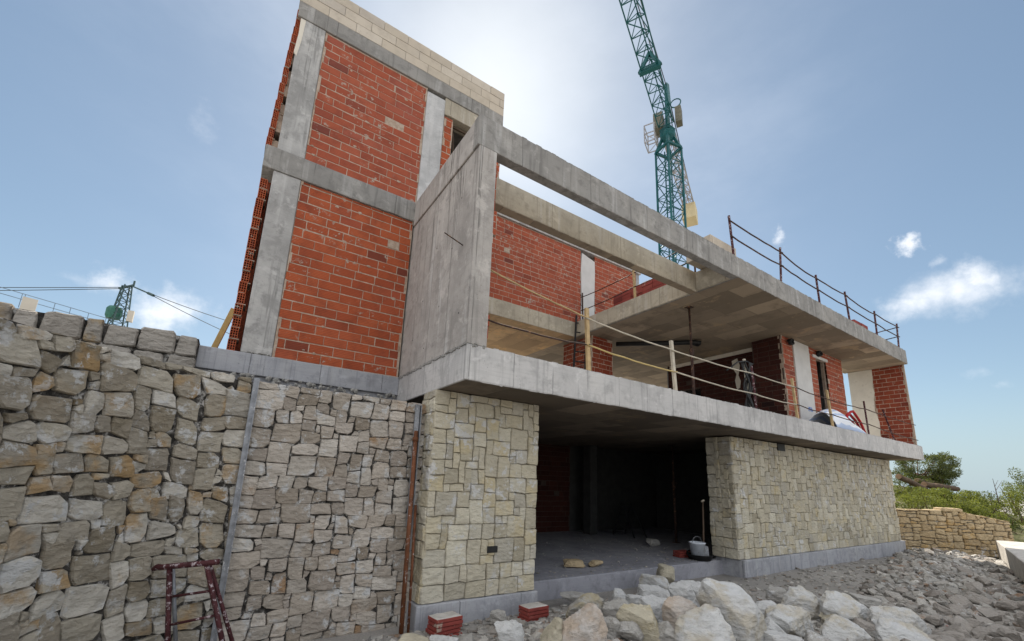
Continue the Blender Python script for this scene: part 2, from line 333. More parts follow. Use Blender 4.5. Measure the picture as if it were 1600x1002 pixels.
# brick panel: real bricks in courses over a mortar bed
def bricks(mb, O, U, N, w, h, holes=(), bl=.325, pitch=.1455, seed=1, jag=0.0, missing=.0, z0off=0.0, lumps=True):
    rnd = random.Random(seed); O = V3(O); U = V3(U).normalized(); N = V3(N).normalized(); Z = V3((0, 0, 1))
    nc = int(math.ceil((h-z0off)/pitch)); j = .0068
    mb_boxes = []
    def solid(u0, u1, v0, v1, d0, d1, mi):
        P = lambda u, v, d: O+U*u+Z*v+N*d
        ch = .005
        if mi == 0:
            a = [P(u0, v0, d0), P(u1, v0, d0), P(u1, v1, d0), P(u0, v1, d0)]
            t1, t2 = rnd.uniform(-.002, .002), rnd.uniform(-.002, .002)
            b = [P(u0, v0, d1-ch), P(u1, v0, d1-ch), P(u1, v1, d1-ch), P(u0, v1, d1-ch)]
            c = [P(u0+ch, v0+ch, d1+t1), P(u1-ch, v0+ch, d1+t2), P(u1-ch, v1-ch, d1+t2), P(u0+ch, v1-ch, d1+t1)]
            F = [(8, 9, 10, 11)]
            for k in range(4): F += [(k, (k+1) % 4, 4+(k+1) % 4, 4+k), (4+k, 4+(k+1) % 4, 8+(k+1) % 4, 8+k)]
            mb.poly(a+b+c, F, 0)
        else:
            mb.poly([P(u0, v0, d1), P(u1, v0, d1), P(u1, v1, d1), P(u0, v1, d1), P(u0, v0, d0), P(u1, v0, d0), P(u1, v1, d0), P(u0, v1, d0)],
                    [(0, 1, 2, 3), (4, 7, 6, 5), (0, 4, 5, 1), (1, 5, 6, 2), (2, 6, 7, 3), (3, 7, 4, 0)], mi)
    # mortar bed split around holes
    cuts = sorted(set([0, w]+[c for hh in holes for c in hh[:2] if 0 < c < w]))
    for a, b in zip(cuts[:-1], cuts[1:]):
        mid = (a+b)/2; seg = [(0, h)]
        for hu0, hu1, hv0, hv1 in holes:
            if hu0 < mid < hu1:
                ns = []
                for p, q in seg:
                    if hv0 > p: ns.append((p, min(q, hv0)))
                    if hv1 < q: ns.append((max(p, hv1), q))
                seg = ns
        for p, q in seg:
            if q-p > .01: solid(a, b, p, q, -.10, -.0045, 1)
    for i in range(nc):
        v0 = z0off+i*pitch+j; v1 = min(z0off+(i+1)*pitch-j, h-.004)
        if v1-v0 < .03: continue
        u = -rnd.uniform(0, .05)-(i % 2)*bl/2
        while u < w:
            L = bl*(rnd.uniform(.94, 1.05) if rnd.random() > .07 else rnd.uniform(.4, .7)); a = max(u+j*.6, .004); b = min(u+L-j*.6, w-.004); u += L
            if b-a < .03: continue
            segs = [(a, b)]
            for hu0, hu1, hv0, hv1 in holes:
                if v1 > hv0+.03 and v0 < hv1-.03:
                    ns = []
                    for p, q in segs:
                        if q <= hu0 or p >= hu1: ns.append((p, q))
                        else:
                            if p < hu0: ns.append((p, hu0))
                            if q > hu1: ns.append((hu1, q))
                    segs = ns
            for p, q in segs:
                if q-p < .03 or rnd.random() < missing: continue
                rr_ = rnd.random()
                if lumps and rr_ < .10:      # squeezed-out mortar left on the face
                    uu, vv, rz = rnd.uniform(p, q), rnd.choice([v0-j, v1+j, rnd.uniform(v0, v1)]), rnd.uniform(.012, .04)
                    hx = [(uu+rz*rnd.uniform(.6, 1.4)*math.cos(g*PI/4), vv+rz*rnd.uniform(.4, .9)*math.sin(g*PI/4)) for g in range(8)]
                    if all(.0 < a_ < w and .0 < b_ < h for a_, b_ in hx): mb.poly([O+U*a_+Z*b_+N*.003 for a_, b_ in hx]+[O+U*uu+Z*vv+N*rnd.uniform(.008, .016)], [(g, (g+1) % 8, 8) for g in range(8)], 1)
                if lumps and p < .01 and rr_ > .35:
                    e_ = rnd.uniform(.01, .05); solid(0.001, e_, v0-.02, v1+.02, -.03, rnd.uniform(.004, .010), 1)
                if lumps and q > w-.012 and rr_ > .35:
                    e_ = rnd.uniform(.01, .05); solid(w-e_, w-.001, v0-.02, v1+.02, -.03, rnd.uniform(.004, .010), 1)
                if lumps and (rr_ > .992): solid(p, min(q, p+.18), v0, v1, -.05, .005, 1); p = min(q, p+.19)
                if q-p < .03: continue
                dv = rnd.uniform(-.003, .003)
                solid(p, q, v0+dv, v1+dv, -.05, rnd.uniform(-.003, .004), 0)

# stones: polygon cells turned into dressed or rough blocks
def clip_poly(poly, p, n):
    out = []
    for i in range(len(poly)):
        a = poly[i]; b = poly[(i+1) % len(poly)]
        da = (a[0]-p[0])*n[0]+(a[1]-p[1])*n[1]; db = (b[0]-p[0])*n[0]+(b[1]-p[1])*n[1]
        if da <= 0: out.append(a)
        if (da < 0 < db) or (db < 0 < da):
            t_ = da/(da-db); out.append((a[0]+(b[0]-a[0])*t_, a[1]+(b[1]-a[1])*t_))
    return out
def voronoi(W, H, n, sx, sy, rot, rnd, k_lloyd=1, warp=.0):
    # anisotropic: cells computed in a stretched, slightly turned space
    c, s = math.cos(rot), math.sin(rot)
    fw = lambda p: ((p[0]*c+p[1]*s)/sx, (-p[0]*s+p[1]*c)/sy)
    bw = lambda q: (q[0]*sx*c-q[1]*sy*s, q[0]*sx*s+q[1]*sy*c)
    sites = []; tries = 0
    while len(sites) < n and tries < n*60:
        tries += 1; p = (rnd.uniform(-.2, W+.2), rnd.uniform(-.2, H+.2)); q = fw(p); rmin = rnd.choice([.45, .75, 1.0, 1.0])
        if all((q[0]-z[0])**2+(q[1]-z[1])**2 > (rmin*z[2])**2 for z in sites): sites.append((q[0], q[1], max(rmin, .7)))
    S = [(a, b) for a, b, _ in sites]
    def cells(S):
        C = []
        for i, p in enumerate(S):
            poly = [(p[0]-2.2, p[1]-2.2), (p[0]+2.2, p[1]-2.2), (p[0]+2.2, p[1]+2.2), (p[0]-2.2, p[1]+2.2)]
            nb = sorted(((q[0]-p[0])**2+(q[1]-p[1])**2, q) for j, q in enumerate(S) if j != i and abs(q[0]-p[0]) < 4.5 and abs(q[1]-p[1]) < 4.5)[:26]
            for _, q in nb:
                poly = clip_poly(poly, ((p[0]+q[0])/2, (p[1]+q[1])/2), (q[0]-p[0], q[1]-p[1]))
                if len(poly) < 3: break
            C.append(poly)
        return C
    for _ in range(k_lloyd):
        C = cells(S); S = [((sum(a for a, b in c)/len(c)*.5+s_[0]*.5), (sum(b for a, b in c)/len(c)*.5+s_[1]*.5)) if len(c) > 2 else s_ for c, s_ in zip(C, S)]
    out = []
    for c_ in cells(S):
        if len(c_) < 3: continue
        P = [bw(q) for q in c_]
        for (pp, nn) in (((0, 0), (-1, 0)), ((W, 0), (1, 0)), ((0, 0), (0, -1)), ((0, H), (0, 1))):
            P = clip_poly(P, pp, nn)
            if len(P) < 3: break
        if len(P) >= 3: out.append(P)
    return out
def ashlar(W, H, cell, rnd, shapes, jit, quads=False):
    nx, ny = max(1, round(W/cell)), max(1, round(H/cell)); cx, cy = W/nx, H/ny
    occ = [[False]*nx for _ in range(ny)]; out = []
    for y in range(ny):
        for x in range(nx):
            if occ[y][x]: continue
            w, h = rnd.choice(shapes)
            mw = 0
            while x+mw < nx and mw < w and not occ[y][x+mw]: mw += 1
            w = mw; h = min(h, ny-y)
            if quads and mw == 1: h = 1
            if quads and x+w == nx-1 and not occ[y][nx-1]: w += 1
            for yy in range(y, y+h):
                for xx in range(x, x+w): occ[yy][xx] = True
            out.append((x, y, w, h))
    sh = {}; corner = set()
    for x, y, w, h in out: corner.update([(x, y), (x+w, y), (x+w, y+h), (x, y+h)])
    def pt(i, j):
        if (i, j) not in sh:
            # joints wander, but not at the outer edge of the panel
            dx = rnd.uniform(-jit, jit)*cx*(0 if i in (0, nx) else 1); dy = rnd.uniform(-jit, jit)*cy*(0 if j in (0, ny) else 1)
            sh[(i, j)] = (i*cx+dx, j*cy+dy)
        return sh[(i, j)]
    polys = []
    for x, y, w, h in out:
        if quads: polys.append([pt(x, y), pt(x+w, y), pt(x+w, y+h), pt(x, y+h)]); continue
        ring = [(x+k, y) for k in range(w)]+[(x+w, y+k) for k in range(h)]+[(x+w-k, y+h) for k in range(w)]+[(x, y+h-k) for k in range(h)]
        polys.append([pt(*q) for q in ring if q in corner])
    return polys
def shrink(P, d):
    n = len(P); area = sum(P[i][0]*P[(i+1) % n][1]-P[(i+1) % n][0]*P[i][1] for i in range(n))/2
    if area < 0: P = P[::-1]
    o = []
    for i in range(n):
        a, b, c = P[i-1], P[i], P[(i+1) % n]; e1 = (b[0]-a[0], b[1]-a[1]); e2 = (c[0]-b[0], c[1]-b[1])
        l1 = math.hypot(*e1)+1e-9; l2 = math.hypot(*e2)+1e-9; n1 = (-e1[1]/l1, e1[0]/l1); n2 = (-e2[1]/l2, e2[0]/l2)
        k = 1+n1[0]*n2[0]+n1[1]*n2[1]; k = max(k, .5); o.append((b[0]+d*(n1[0]+n2[0])/k, b[1]+d*(n1[1]+n2[1])/k))
    return o
def inset(P, d):
    # move every edge inwards by d
    n = len(P); area = sum(P[i][0]*P[(i+1) % n][1]-P[(i+1) % n][0]*P[i][1] for i in range(n))/2
    if area < 0: P = P[::-1]
    c = list(P)
    for i in range(n):
        a, b = P[i], P[(i+1) % n]; L = math.hypot(b[0]-a[0], b[1]-a[1])
        if L < 1e-6: continue
        nx, ny = (b[1]-a[1])/L, -(b[0]-a[0])/L
        c = clip_poly(c, (a[0]-nx*d, a[1]-ny*d), (nx, ny))
        if len(c) < 3: return []
    return c
def chaikin(P, f=.2):
    o = []
    for i in range(len(P)):
        a, b = P[i], P[(i+1) % len(P)]
        o.append((a[0]+(b[0]-a[0])*f, a[1]+(b[1]-a[1])*f)); o.append((a[0]+(b[0]-a[0])*(1-f), a[1]+(b[1]-a[1])*(1-f)))
    return o
def resample(P, d):
    o = []
    for i in range(len(P)):
        a, b = P[i], P[(i+1) % len(P)]; L = math.hypot(b[0]-a[0], b[1]-a[1]); k = max(1, int(L/d))
        for q in range(k): o.append((a[0]+(b[0]-a[0])*q/k, a[1]+(b[1]-a[1])*q/k))
    return o
def stones(mb, polys, F, rnd, gap=.007, depth=.06, proud=.012, rough=.006, edge=.006, rnd_f=.16, seg=.055, mi=0, keep=None, tilt=.02, shoulder=.82, convex=False):
    for P in polys:
        area = abs(sum(P[i][0]*P[(i+1) % len(P)][1]-P[(i+1) % len(P)][0]*P[i][1] for i in range(len(P)))/2)
        if area < .0012: continue
        cx = sum(p[0] for p in P)/len(P); cy = sum(p[1] for p in P)/len(P)
        if keep and not keep(cx, cy): continue
        Q = (inset if convex else shrink)(P, gap*rnd.uniform(.6, 1.5))
        if len(Q) < 3: continue
        if rnd_f: Q = chaikin(Q, rnd_f)
        Q = resample(Q, seg); Q = [(a+rnd.uniform(-edge, edge), b+rnd.uniform(-edge, edge)) for a, b in Q]
        n = len(Q)
        if n < 5: continue
        cx = sum(p[0] for p in Q)/n; cy = sum(p[1] for p in Q)/n
        off = rnd.uniform(-.008, .012); tx, ty = rnd.uniform(-tilt, tilt), rnd.uniform(-tilt, tilt); sd = rnd.uniform(0, 100)
        def D(a, b, k): return off+tx*(a-cx)*6+ty*(b-cy)*6+k+rough*2*noise.noise((a*9+sd, b*9, sd))
        rings = []
        for sc_, k in ((1, None), (1, 0.0), (shoulder, proud), (.45, proud*1.25)):
            rg = []
            for a, b in Q:
                x, y = cx+(a-cx)*sc_, cy+(b-cy)*sc_
                rg.append(F(x, y, -depth if k is None else D(x, y, k-(.006 if sc_ == 1 else 0))))
            rings += rg
        rings.append(F(cx, cy, D(cx, cy, proud*1.3)))
        fs = []
        for r_ in range(3):
            for k in range(n): fs.append((r_*n+k, r_*n+(k+1) % n, (r_+1)*n+(k+1) % n, (r_+1)*n+k))
        for k in range(n): fs.append((3*n+k, 3*n+(k+1) % n, 4*n))
        mb.poly(rings, fs, mi)

# ================================================================== WORLD, SUN
SUN_EL, SUN_AZ = math.radians(47.5), math.radians(28)          # behind the house, a little to the right of its depth axis
w = bpy.data.worlds.new('World'); SC.world = w; w.use_nodes = True
T = NT(w.node_tree); T.n.clear()
wo = T.new('ShaderNodeOutputWorld'); bg = T.new('ShaderNodeBackground'); T.l.new(bg.outputs[0], wo.inputs[0])
sky = T.new('ShaderNodeTexSky', sky_type='NISHITA'); sky.sun_disc = False; sky.sun_elevation = SUN_EL; sky.sun_rotation = SUN_AZ
sky.air_density = 1.0; sky.dust_density = .65; sky.ozone_density = 1.5; sky.altitude = 100
tc = T.new('ShaderNodeTexCoord'); dirv = tc.outputs['Generated']
skyc = sky.outputs[0]
# clouds: each one a soft noisy patch about its own direction in the sky
def cloud(u, v, wu, hv, amt, seed, hard=.35, fs=9):
    d = V3(ray(u, v)).normalized(); right = d.cross(V3((0, 0, 1))).normalized(); up = right.cross(d).normalized()
    e = V3(ray(u+wu, v)).normalized(); sx = max((e-d).length, .01); e2 = V3(ray(u, v-hv)).normalized(); sy = max((e2-d).length, .01)
    a = T.math('DIVIDE', T.vmath('DOT_PRODUCT', dirv, tuple(right), 1), sx); b = T.math('DIVIDE', T.vmath('DOT_PRODUCT', dirv, tuple(up), 1), sy)
    r2 = T.math('ADD', T.math('MULTIPLY', a, a), T.math('MULTIPLY', b, b))
    nz = T.noise(T.mapv(dirv, loc=(seed, seed*.7, 0)), fs/sx*.12, 6, .6)
    m_ = T.math('ADD', T.math('SUBTRACT', 1.0, T.math('SQRT', r2)), T.math('MULTIPLY', T.math('SUBTRACT', nz, .5), 2.4))
    m_ = T.step(m_, .12, .12+hard*1.6)
    fr = T.math('GREATER_THAN', T.vmath('DOT_PRODUCT', dirv, tuple(d), 1), .5)
    return T.math('MULTIPLY', T.math('MULTIPLY', m_, fr), amt)
dens = None
for a in ((1466, 460, 170, 52, 1.0, 1, .8), (1530, 440, 90, 48, .9, 8, .8), (1415, 472, 100, 30, .9, 12, .8), (1418, 384, 36, 20, .85, 2, .5), (1466, 410, 24, 12, .35, 3, .9), (262, 487, 95, 58, 1.0, 4, .7), (175, 445, 48, 36, .7, 5, .8),
          (318, 190, 34, 48, .28, 6, 1.2), (1217, 372, 17, 20, .6, 7, .8), (120, 437, 60, 12, .3, 9, 1.), (1535, 580, 40, 12, .22, 10, 1.), (1570, 600, 25, 10, .2, 11, 1.)):
    c_ = cloud(*a); dens = c_ if dens is None else T.math('MAXIMUM', dens, c_)
# thin high veil round the sun, plus invented bright cloud behind the viewer, added to fill the facade
sd = V3((math.sin(SUN_AZ)*math.cos(SUN_EL), math.cos(SUN_AZ)*math.cos(SUN_EL), math.sin(SUN_EL)))
cs = T.vmath('DOT_PRODUCT', dirv, tuple(sd), 1)
veil = T.math('MULTIPLY', T.step(T.noise(T.mapv(dirv, (1, 1, 2.2)), 2.6, 6, .6), .36, .74), T.step(cs, .70, 1.0))
gam = T.new('ShaderNodeGamma'); T.l.new(skyc, gam.inputs[0]); gam.inputs[1].default_value = .74
hs = T.new('ShaderNodeHueSaturation'); T.l.new(gam.outputs[0], hs.inputs['Color']); hs.inputs['Saturation'].default_value = 1.0; hs.inputs['Value'].default_value = 1.0
sxyz = T.new('ShaderNodeSeparateXYZ'); T.l.new(dirv, sxyz.inputs[0])
hzf = T.math('SUBTRACT', 1.0, T.step(sxyz.outputs[2], -.02, .20))
c0 = T.mix(T.math('MULTIPLY', hzf, .85), hs.outputs[0], (2.75, 3.25, 3.75))
c0 = T.mix(1.0, c0, (.88, .955, .955), 'MULTIPLY')
c1 = T.mix(T.math('MULTIPLY', veil, .16), c0, (6.0, 6.3, 6.8))
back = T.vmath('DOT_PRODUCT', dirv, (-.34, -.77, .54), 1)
fill_bank = T.math('MULTIPLY', T.step(T.noise(T.mapv(dirv, (1, 1, 1.8), loc=(3, 1, 2)), 2.4, 6, .6), .40, .52), T.step(back, .08, .42))
c1 = T.mix(fill_bank, c1, (8.9, 8.9, 9.0))
c1 = T.mix(dens, c1, (6.0, 6.1, 6.3))
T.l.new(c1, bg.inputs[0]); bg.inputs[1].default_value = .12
sl = bpy.data.lights.new('sun', 'SUN'); sl.energy = 4.6; sl.angle = math.radians(.5); sl.color = (1, .93, .82)
so = bpy.data.objects.new('sun', sl); COL.objects.link(so); so.rotation_euler = V3(sd).to_track_quat('Z', 'Y').to_euler()
SC.render.engine = 'CYCLES'; SC.cycles.max_bounces = 6; SC.cycles.diffuse_bounces = 3; SC.cycles.glossy_bounces = 2; SC.cycles.transmission_bounces = 2; SC.cycles.transparent_max_bounces = 4
SC.view_settings.view_transform = 'Standard'; SC.view_settings.look = 'None'; SC.view_settings.exposure = 0.72; SC.view_settings.gamma = 1

# ================================================================== GROUND
def gz(x, y):
    # yard: nearly level, a low swell under the heap of boulders, falling slightly to the right
    z = GZ
    z += .07*math.exp(-((x-4.2)**2/5+(y-3.0)**2/2.0))
    z -= .05*max(0, min(1, (x-10)/6))
    z -= .13*max(0, min(1, (x-6.5)/2.5))*max(0, min(1, (3.0+.09*(x-7)-y)/.7))
    z += .035*noise.noise((x*.8, y*.8, 3))+.018*noise.noise((x*2.3, y*2.3, 7))
    if y > 5.0: z = min(z, GZ-.03)
    return z
gb = MB()
def gridsheet(mb, xs, ys, zf):
    V = [(x, y, zf(x, y)) for y in ys for x in xs]; n = len(xs)
    mb.poly(V, [(j*n+i, j*n+i+1, (j+1)*n+i+1, (j+1)*n+i) for j in range(len(ys)-1) for i in range(n-1)])
xs = [-900, -300, -100, -40, -20, -10, -6]+[-3+.22*i for i in range(118)]+[24, 27, 32, 40, 60, 120, 300, 900]
ys = [-900, -300, -100, -40, -20, -10, -6]+[-3+.22*i for i in range(38)]+[6.5, 9, 14, 20, 30, 60, 150, 400, 1200]
gridsheet(gb, xs, ys, gz)
m, t = new_mat('yard'); o = t.pos
n1 = t.noise(o, .9, 6, .6); n2 = t.noise(o, 9, 6, .7); vo = t.new('ShaderNodeTexVoronoi'); t.l.new(o, vo.inputs['Vector']); vo.inputs['Scale'].default_value = 34
c = t.ramp(n1, [(.3, (.25, .235, .21)), (.5, (.33, .31, .285)), (.7, (.40, .375, .335))])
c = t.mix(t.step(n2, .5, .75), c, (.25, .235, .21)); c = t.mix(t.math('MULTIPLY', t.step(vo.outputs[0], .25, .5), .4), c, (.22, .21, .20))
t.l.new(c, t.b.inputs['Base Color']); t.l.new(t.bump(t.math('ADD', n2, t.math('MULTIPLY', vo.outputs[0], -.3)), .8, .02), t.b.inputs['Normal']); MAT['yard'] = m
tag(gb.build('ground', 'yard', smooth=True), kind='structure')
# upper terrace level behind the retaining walls
up = MB(); up.box(-30, -.62, 6.9, 40, GZ-.3, 1.1); up.box(-30, -2.6, 3.2, 6.9, GZ-.3, .9)
tag(up.build('upper_terrace_ground', 'yard'), kind='structure')

# ================================================================== THE HOUSE
YF, YL, YB = 4.30, 6.65, 9.30        # balcony front, tall wing front, set-back upper wall
ZS0, ZS, ZR0, ZR = 1.10, 1.534, 4.25, 4.72
house = thing('unfinished_house', (2.15, YF, GZ), 'unfinished concrete and red brick villa standing over stone clad ground floor walls', 'house')
def part(name, mat, build, bevel=.012, parent=house, label=None, smooth=False):
    b = MB(); build(b); o_ = b.build(name, mat, parent, bevel=bevel, smooth=smooth)
    if label: o_['label'] = label
    return o_
def soff(b, x0, x1, y0, y1, z, mi=1):
    b.poly([(x0, y0, z), (x0, y1, z), (x1, y1, z), (x1, y0, z)], [(0, 1, 2, 3)], mi)
# lower slab (balcony deck and ceiling of the ground floor)
def f(b):
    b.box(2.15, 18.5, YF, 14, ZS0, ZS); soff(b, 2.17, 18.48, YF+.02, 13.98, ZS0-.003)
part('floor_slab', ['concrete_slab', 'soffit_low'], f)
# crumbs and drips of grout along the slab's pour joints
def drip(b, pts, n, rr, seed, down=.05):
    rnd = random.Random(seed)
    for i in range(n):
        k = rnd.random()*(len(pts)-1); a = int(k); p = V3(pts[a]).lerp(V3(pts[a+1]), k-a)
        r_ = rnd.uniform(rr*.4, rr); q = [(r_*rnd.uniform(.7, 1.3)*math.cos(g*PI/3), r_*rnd.uniform(.4, 1)*math.sin(g*PI/3)) for g in range(6)]
        z_ = rnd.uniform(-down, .01)
        b.poly([(p.x+qx*.8, p.y-.001+abs(qx)*.2, p.z+z_+qy) for qx, qy in q]+[(p.x, p.y-.018*rnd.uniform(.5, 1), p.z+z_)], [(k2, (k2+1) % 6, 6) for k2 in range(6)])
gd = part('grout_drips', 'mortar_grey', lambda b: (drip(b, [(2.2, YF, ZS), (2.42, YF, ZS)], 14, .03, 1, .03), drip(b, [(-.45, YL, 1.24), (2.1, YL, 1.24)], 60, .05, 2, .09), drip(b, [(-.05, YL, 1.545), (.33, YL, 1.545)], 14, .018, 3, .0)), 0)
gd['kind'] = 'stuff'
def ragged(b, x0, x1, y, z, seed, hmax=.007, t_=.012, up=False):
    rnd = random.Random(seed); x = x0
    while x < x1:
        L = rnd.uniform(.02, .16); h_ = rnd.uniform(.002, hmax)*(1 if rnd.random() < .8 else 1.8)
        if rnd.random() < .62:
            e = min(x+L, x1); za, zb = (z-.001, z+h_) if up else (z-h_, z+.001)
            m_ = (za+zb)/2; q = [(x, zb if not up else za), (e, zb if not up else za), (e-.2*L*rnd.random(), za if not up else zb), (x+.3*L*rnd.random(), za if not up else zb)]
            b.poly([(p, y+.002, r_) for p, r_ in q]+[(p, y+t_+.006, r_) for p, r_ in q], [(0, 1, 2, 3), (7, 6, 5, 4), (0, 4, 5, 1), (1, 5, 6, 2), (2, 6, 7, 3), (3, 7, 4, 0)])
        x += L
for k_, (a_, b_, y_, z_, u_, m_) in enumerate(((2.2, 18.4, YF, ZS0, False, 'concrete_slab'), (2.5, 18.4, YF, ZS, True, 'concrete_slab'), (2.2, 18.4, YF, ZR0, False, 'concrete_beam'), (2.2, 18.4, YF, ZR, True, 'concrete_beam'), (-.15, 2.1, YL-.015, 4.352, False, 'concrete_beam'), (2.5, 8.2, 5.22, ZR0, False, 'concrete_tan'))):
    q_ = part('edge_fins', m_, lambda b: ragged(b, a_, b_, y_, z_, 60+k_, up=u_), 0); q_['kind'] = 'stuff'
# upright concrete side wall with its thicker top beam
def f(b):
    b.box(2.15, 2.41, YF, YL+.4, ZS+.002, ZR0-.002)
    rnd = random.Random(5)
    for (y, z) in ((4.75, 3.72), (4.95, 3.05), (5.25, 2.3), (5.5, 3.3), (5.9, 2.6), (6.2, 2.05), (4.6, 2.0), (5.7, 1.8)):
        b.tube([(2.149, y, z), (2.16, y, z)], .016, 10, 1)
part('side_wall', ['concrete_wall', 'plastic_black'], f)
def f(b):   # ragged pour joint
    rnd = random.Random(9); y = YF+.02
    while y < YL:
        L = rnd.uniform(.03, .12); b.box(2.138-rnd.uniform(0, .006), 2.152, y, y+L, ZS-rnd.uniform(.006, .03), ZS+rnd.uniform(.002, .02)); y += L*rnd.uniform(.9, 1.5)
part('pour_joint', 'mortar_grey', f, 0)
part('rebar_stub', 'rust_dark', lambda b: b.tube([(2.2, 4.62, 2.93), (1.86, 4.55, 2.98)], .008, 6), 0)
part('side_beam', 'concrete_wall', lambda b: b.box(2.125, 2.43, YF+.16, YL-.002, ZR0, ZR-.004))
# front beam running into the roof slab
part('front_beam', 'concrete_beam', lambda b: b.box(2.12, 8.249, YF, YF+.158, ZR0, ZR))
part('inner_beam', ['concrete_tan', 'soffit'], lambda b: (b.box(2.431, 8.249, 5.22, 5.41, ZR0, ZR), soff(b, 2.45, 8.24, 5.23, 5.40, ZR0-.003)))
def f(b):
    b.box(8.25, 16.5, YF, 14, ZR0, ZR); b.box(16.501, 18.45, YF, 6.08, ZR0, ZR)
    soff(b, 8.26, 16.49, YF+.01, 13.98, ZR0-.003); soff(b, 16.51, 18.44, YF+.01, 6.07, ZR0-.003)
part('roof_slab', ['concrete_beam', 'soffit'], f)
def f(b):
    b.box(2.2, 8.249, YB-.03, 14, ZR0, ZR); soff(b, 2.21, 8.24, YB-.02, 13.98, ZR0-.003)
part('upper_floor_slab', ['concrete_tan', 'soffit_ply_lit'], f)
# steep joint pieces at the opening corner
part('corner_haunch', 'concrete_tan', lambda b: (b.box(8.18, 8.249, YF+.159, 5.219, ZR0+.01, ZR-.01), b.box(8.2, 8.249, 5.411, YB-.031, ZR0+.008, ZR-.01)))
# ---- tall wing on the left
part('base_beam', 'concrete_plinth', lambda b: b.box(-.50, 2.149, YL, 7.3, 1.242, 1.535))
part('foundation_wall', 'concrete_plinth', lambda b: b.box(-.50, 3.9, YL+.06, 7.2, GZ-.2, 1.24), 0)
part('mid_beam', 'concrete_beam', lambda b: b.box(-.20, 2.149, YL-.015, 7.2, 4.352, 4.722))
part('roof_band', 'concrete_beam', lambda b: b.box(-.11, 3.83, YL-.012, 9.2, 7.222, 7.522))
part('column', 'concrete_column', lambda b: b.box(-.05, .322, YL+.004, 7.0, 1.536, 4.351))
part('column', 'concrete_column', lambda b: b.box(-.055, .32, YL+.004, 7.0, 4.723, 7.221))
part('column', 'concrete_pale', lambda b: b.box(2.15, 2.52, YL+.002, 7.0, 4.723, 7.15))
def f(b):
    rnd = random.Random(3)
    for i in range(3):
        z0 = 7.524+i*.193; x = -.12-(i % 2)*.22
        while x < 3.83:
            L = .45+rnd.uniform(-.01, .01); a = max(x, -.12); e = min(x+L-.006, 3.83); x += L
            if e-a > .05: d = rnd.uniform(0, .006); b.box(a, e, YL-.01+d, YL+.19, z0+.004, z0+.189)
    b.box(-.118, 3.828, YL+.006, YL+.18, 7.523, 8.095, 1)
    b.box(3.64, 3.826, YL+.2, 9.2, 7.523, 8.09); b.box(-.116, .07, YL+.2, 9.2, 7.523, 8.09)
part('parapet', ['block_beige', 'mortar_grey'], f, .004)
def f(b): bricks(b, (.326, YL+.02, 1.538), (1, 0, 0), (0, -1, 0), 1.80, 2.812, seed=11)
part('brick_infill', ['brick', 'mortar'], f, 0)
def f(b): bricks(b, (.324, YL+.02, 4.724), (1, 0, 0), (0, -1, 0), 1.822, 2.496, seed=12)
part('brick_infill', ['brick_pale', 'mortar'], f, 0)
def f(b): bricks(b, (2.53, YL+.03, 4.724), (1, 0, 0), (0, -1, 0), .19, 2.1, seed=13); bricks(b, (3.52, YL+.03, 4.724), (1, 0, 0), (0, -1, 0), .30, 2.1, seed=14); bricks(b, (2.72, YL+.03, 4.724), (1, 0, 0), (0, -1, 0), .80, .45, seed=15)
part('brick_jamb', ['brick', 'mortar'], f, 0)
part('lintel', 'concrete_tan', lambda b: (b.box(2.521, 3.829, YL+.008, 6.95, 6.845, 7.22), b.box(2.60, 3.6, YL-.004, YL+.007, 6.845, 6.875)))
wnd = part('window_opening', 'dark_timber', lambda b: (b.box(2.722, 2.76, YL+.12, YL+.16, 5.18, 6.84), b.box(2.722, 3.52, YL+.12, YL+.16, 6.76, 6.80), b.bar((2.80, YL+.2, 6.7), (2.95, YL+.3, 5.4), .03)), .004)
# hidden sides of the tall wing
part('rear_wall', ['brick_pale', 'mortar_grey'], lambda b: (b.box(3.70, 3.82, 6.96, 9.29, 4.73, 7.22, 1), b.box(-.15, -.06, 7.02, 9.3, 1.54, 7.2, 0), b.box(-.05, 3.69, 9.0, 9.2, 1.54, 7.2, 1), b.box(2.42, 2.53, 7.06, 9.0, 1.54, 4.3, 1)), 0)
# raw end of the hollow brick skin on the left edge, cells showing
for z0, z1, xa, xb in ((1.54, 4.34, -.205, -.195), (4.73, 7.5, -.207, -.125)):
    def f(b, z0=z0, z1=z1, xa=xa, xb=xb):
        rnd = random.Random(21); n = int((z1-z0)/.1655); low = z0 < 2
        for i in range(n):
            za = z0+i*.1655+.006; zb = za+.150; k = i/max(1, n-1)
            x0 = xa+(xb-xa)*k+rnd.uniform(-.006, .006); x1 = x0+(.095 if low else .075); y = YL+.03+rnd.uniform(-.02, .03)
            b.box(x0, x1, y+.05, y+.3, za, zb, 1)
            nv, nh = (3, 4); wv = .009
            for q in range(nv+1): xx = x0+(x1-x0-wv)*q/nv; b.box(xx, xx+wv, y, y+.049, za, zb)
            for q in range(nh+1): zz = za+(zb-za-wv)*q/nh; b.box(x0+.0005, x1-.0005, y+.001, y+.048, zz, zz+wv)
            b.box(x0+.004, x1+rnd.uniform(-.02, .03), y+.008, y+.28, za-.013, za-.001, 2)
            if not low and i % 4 != 1: b.box(x1-.004, -.05, y+.05+rnd.uniform(-.015, .015), y+.3, za-.02, zb+.02, 2)
    part('hollow_brick_edge', ['brick', 'plastic_black', 'mortar'], f, 0)
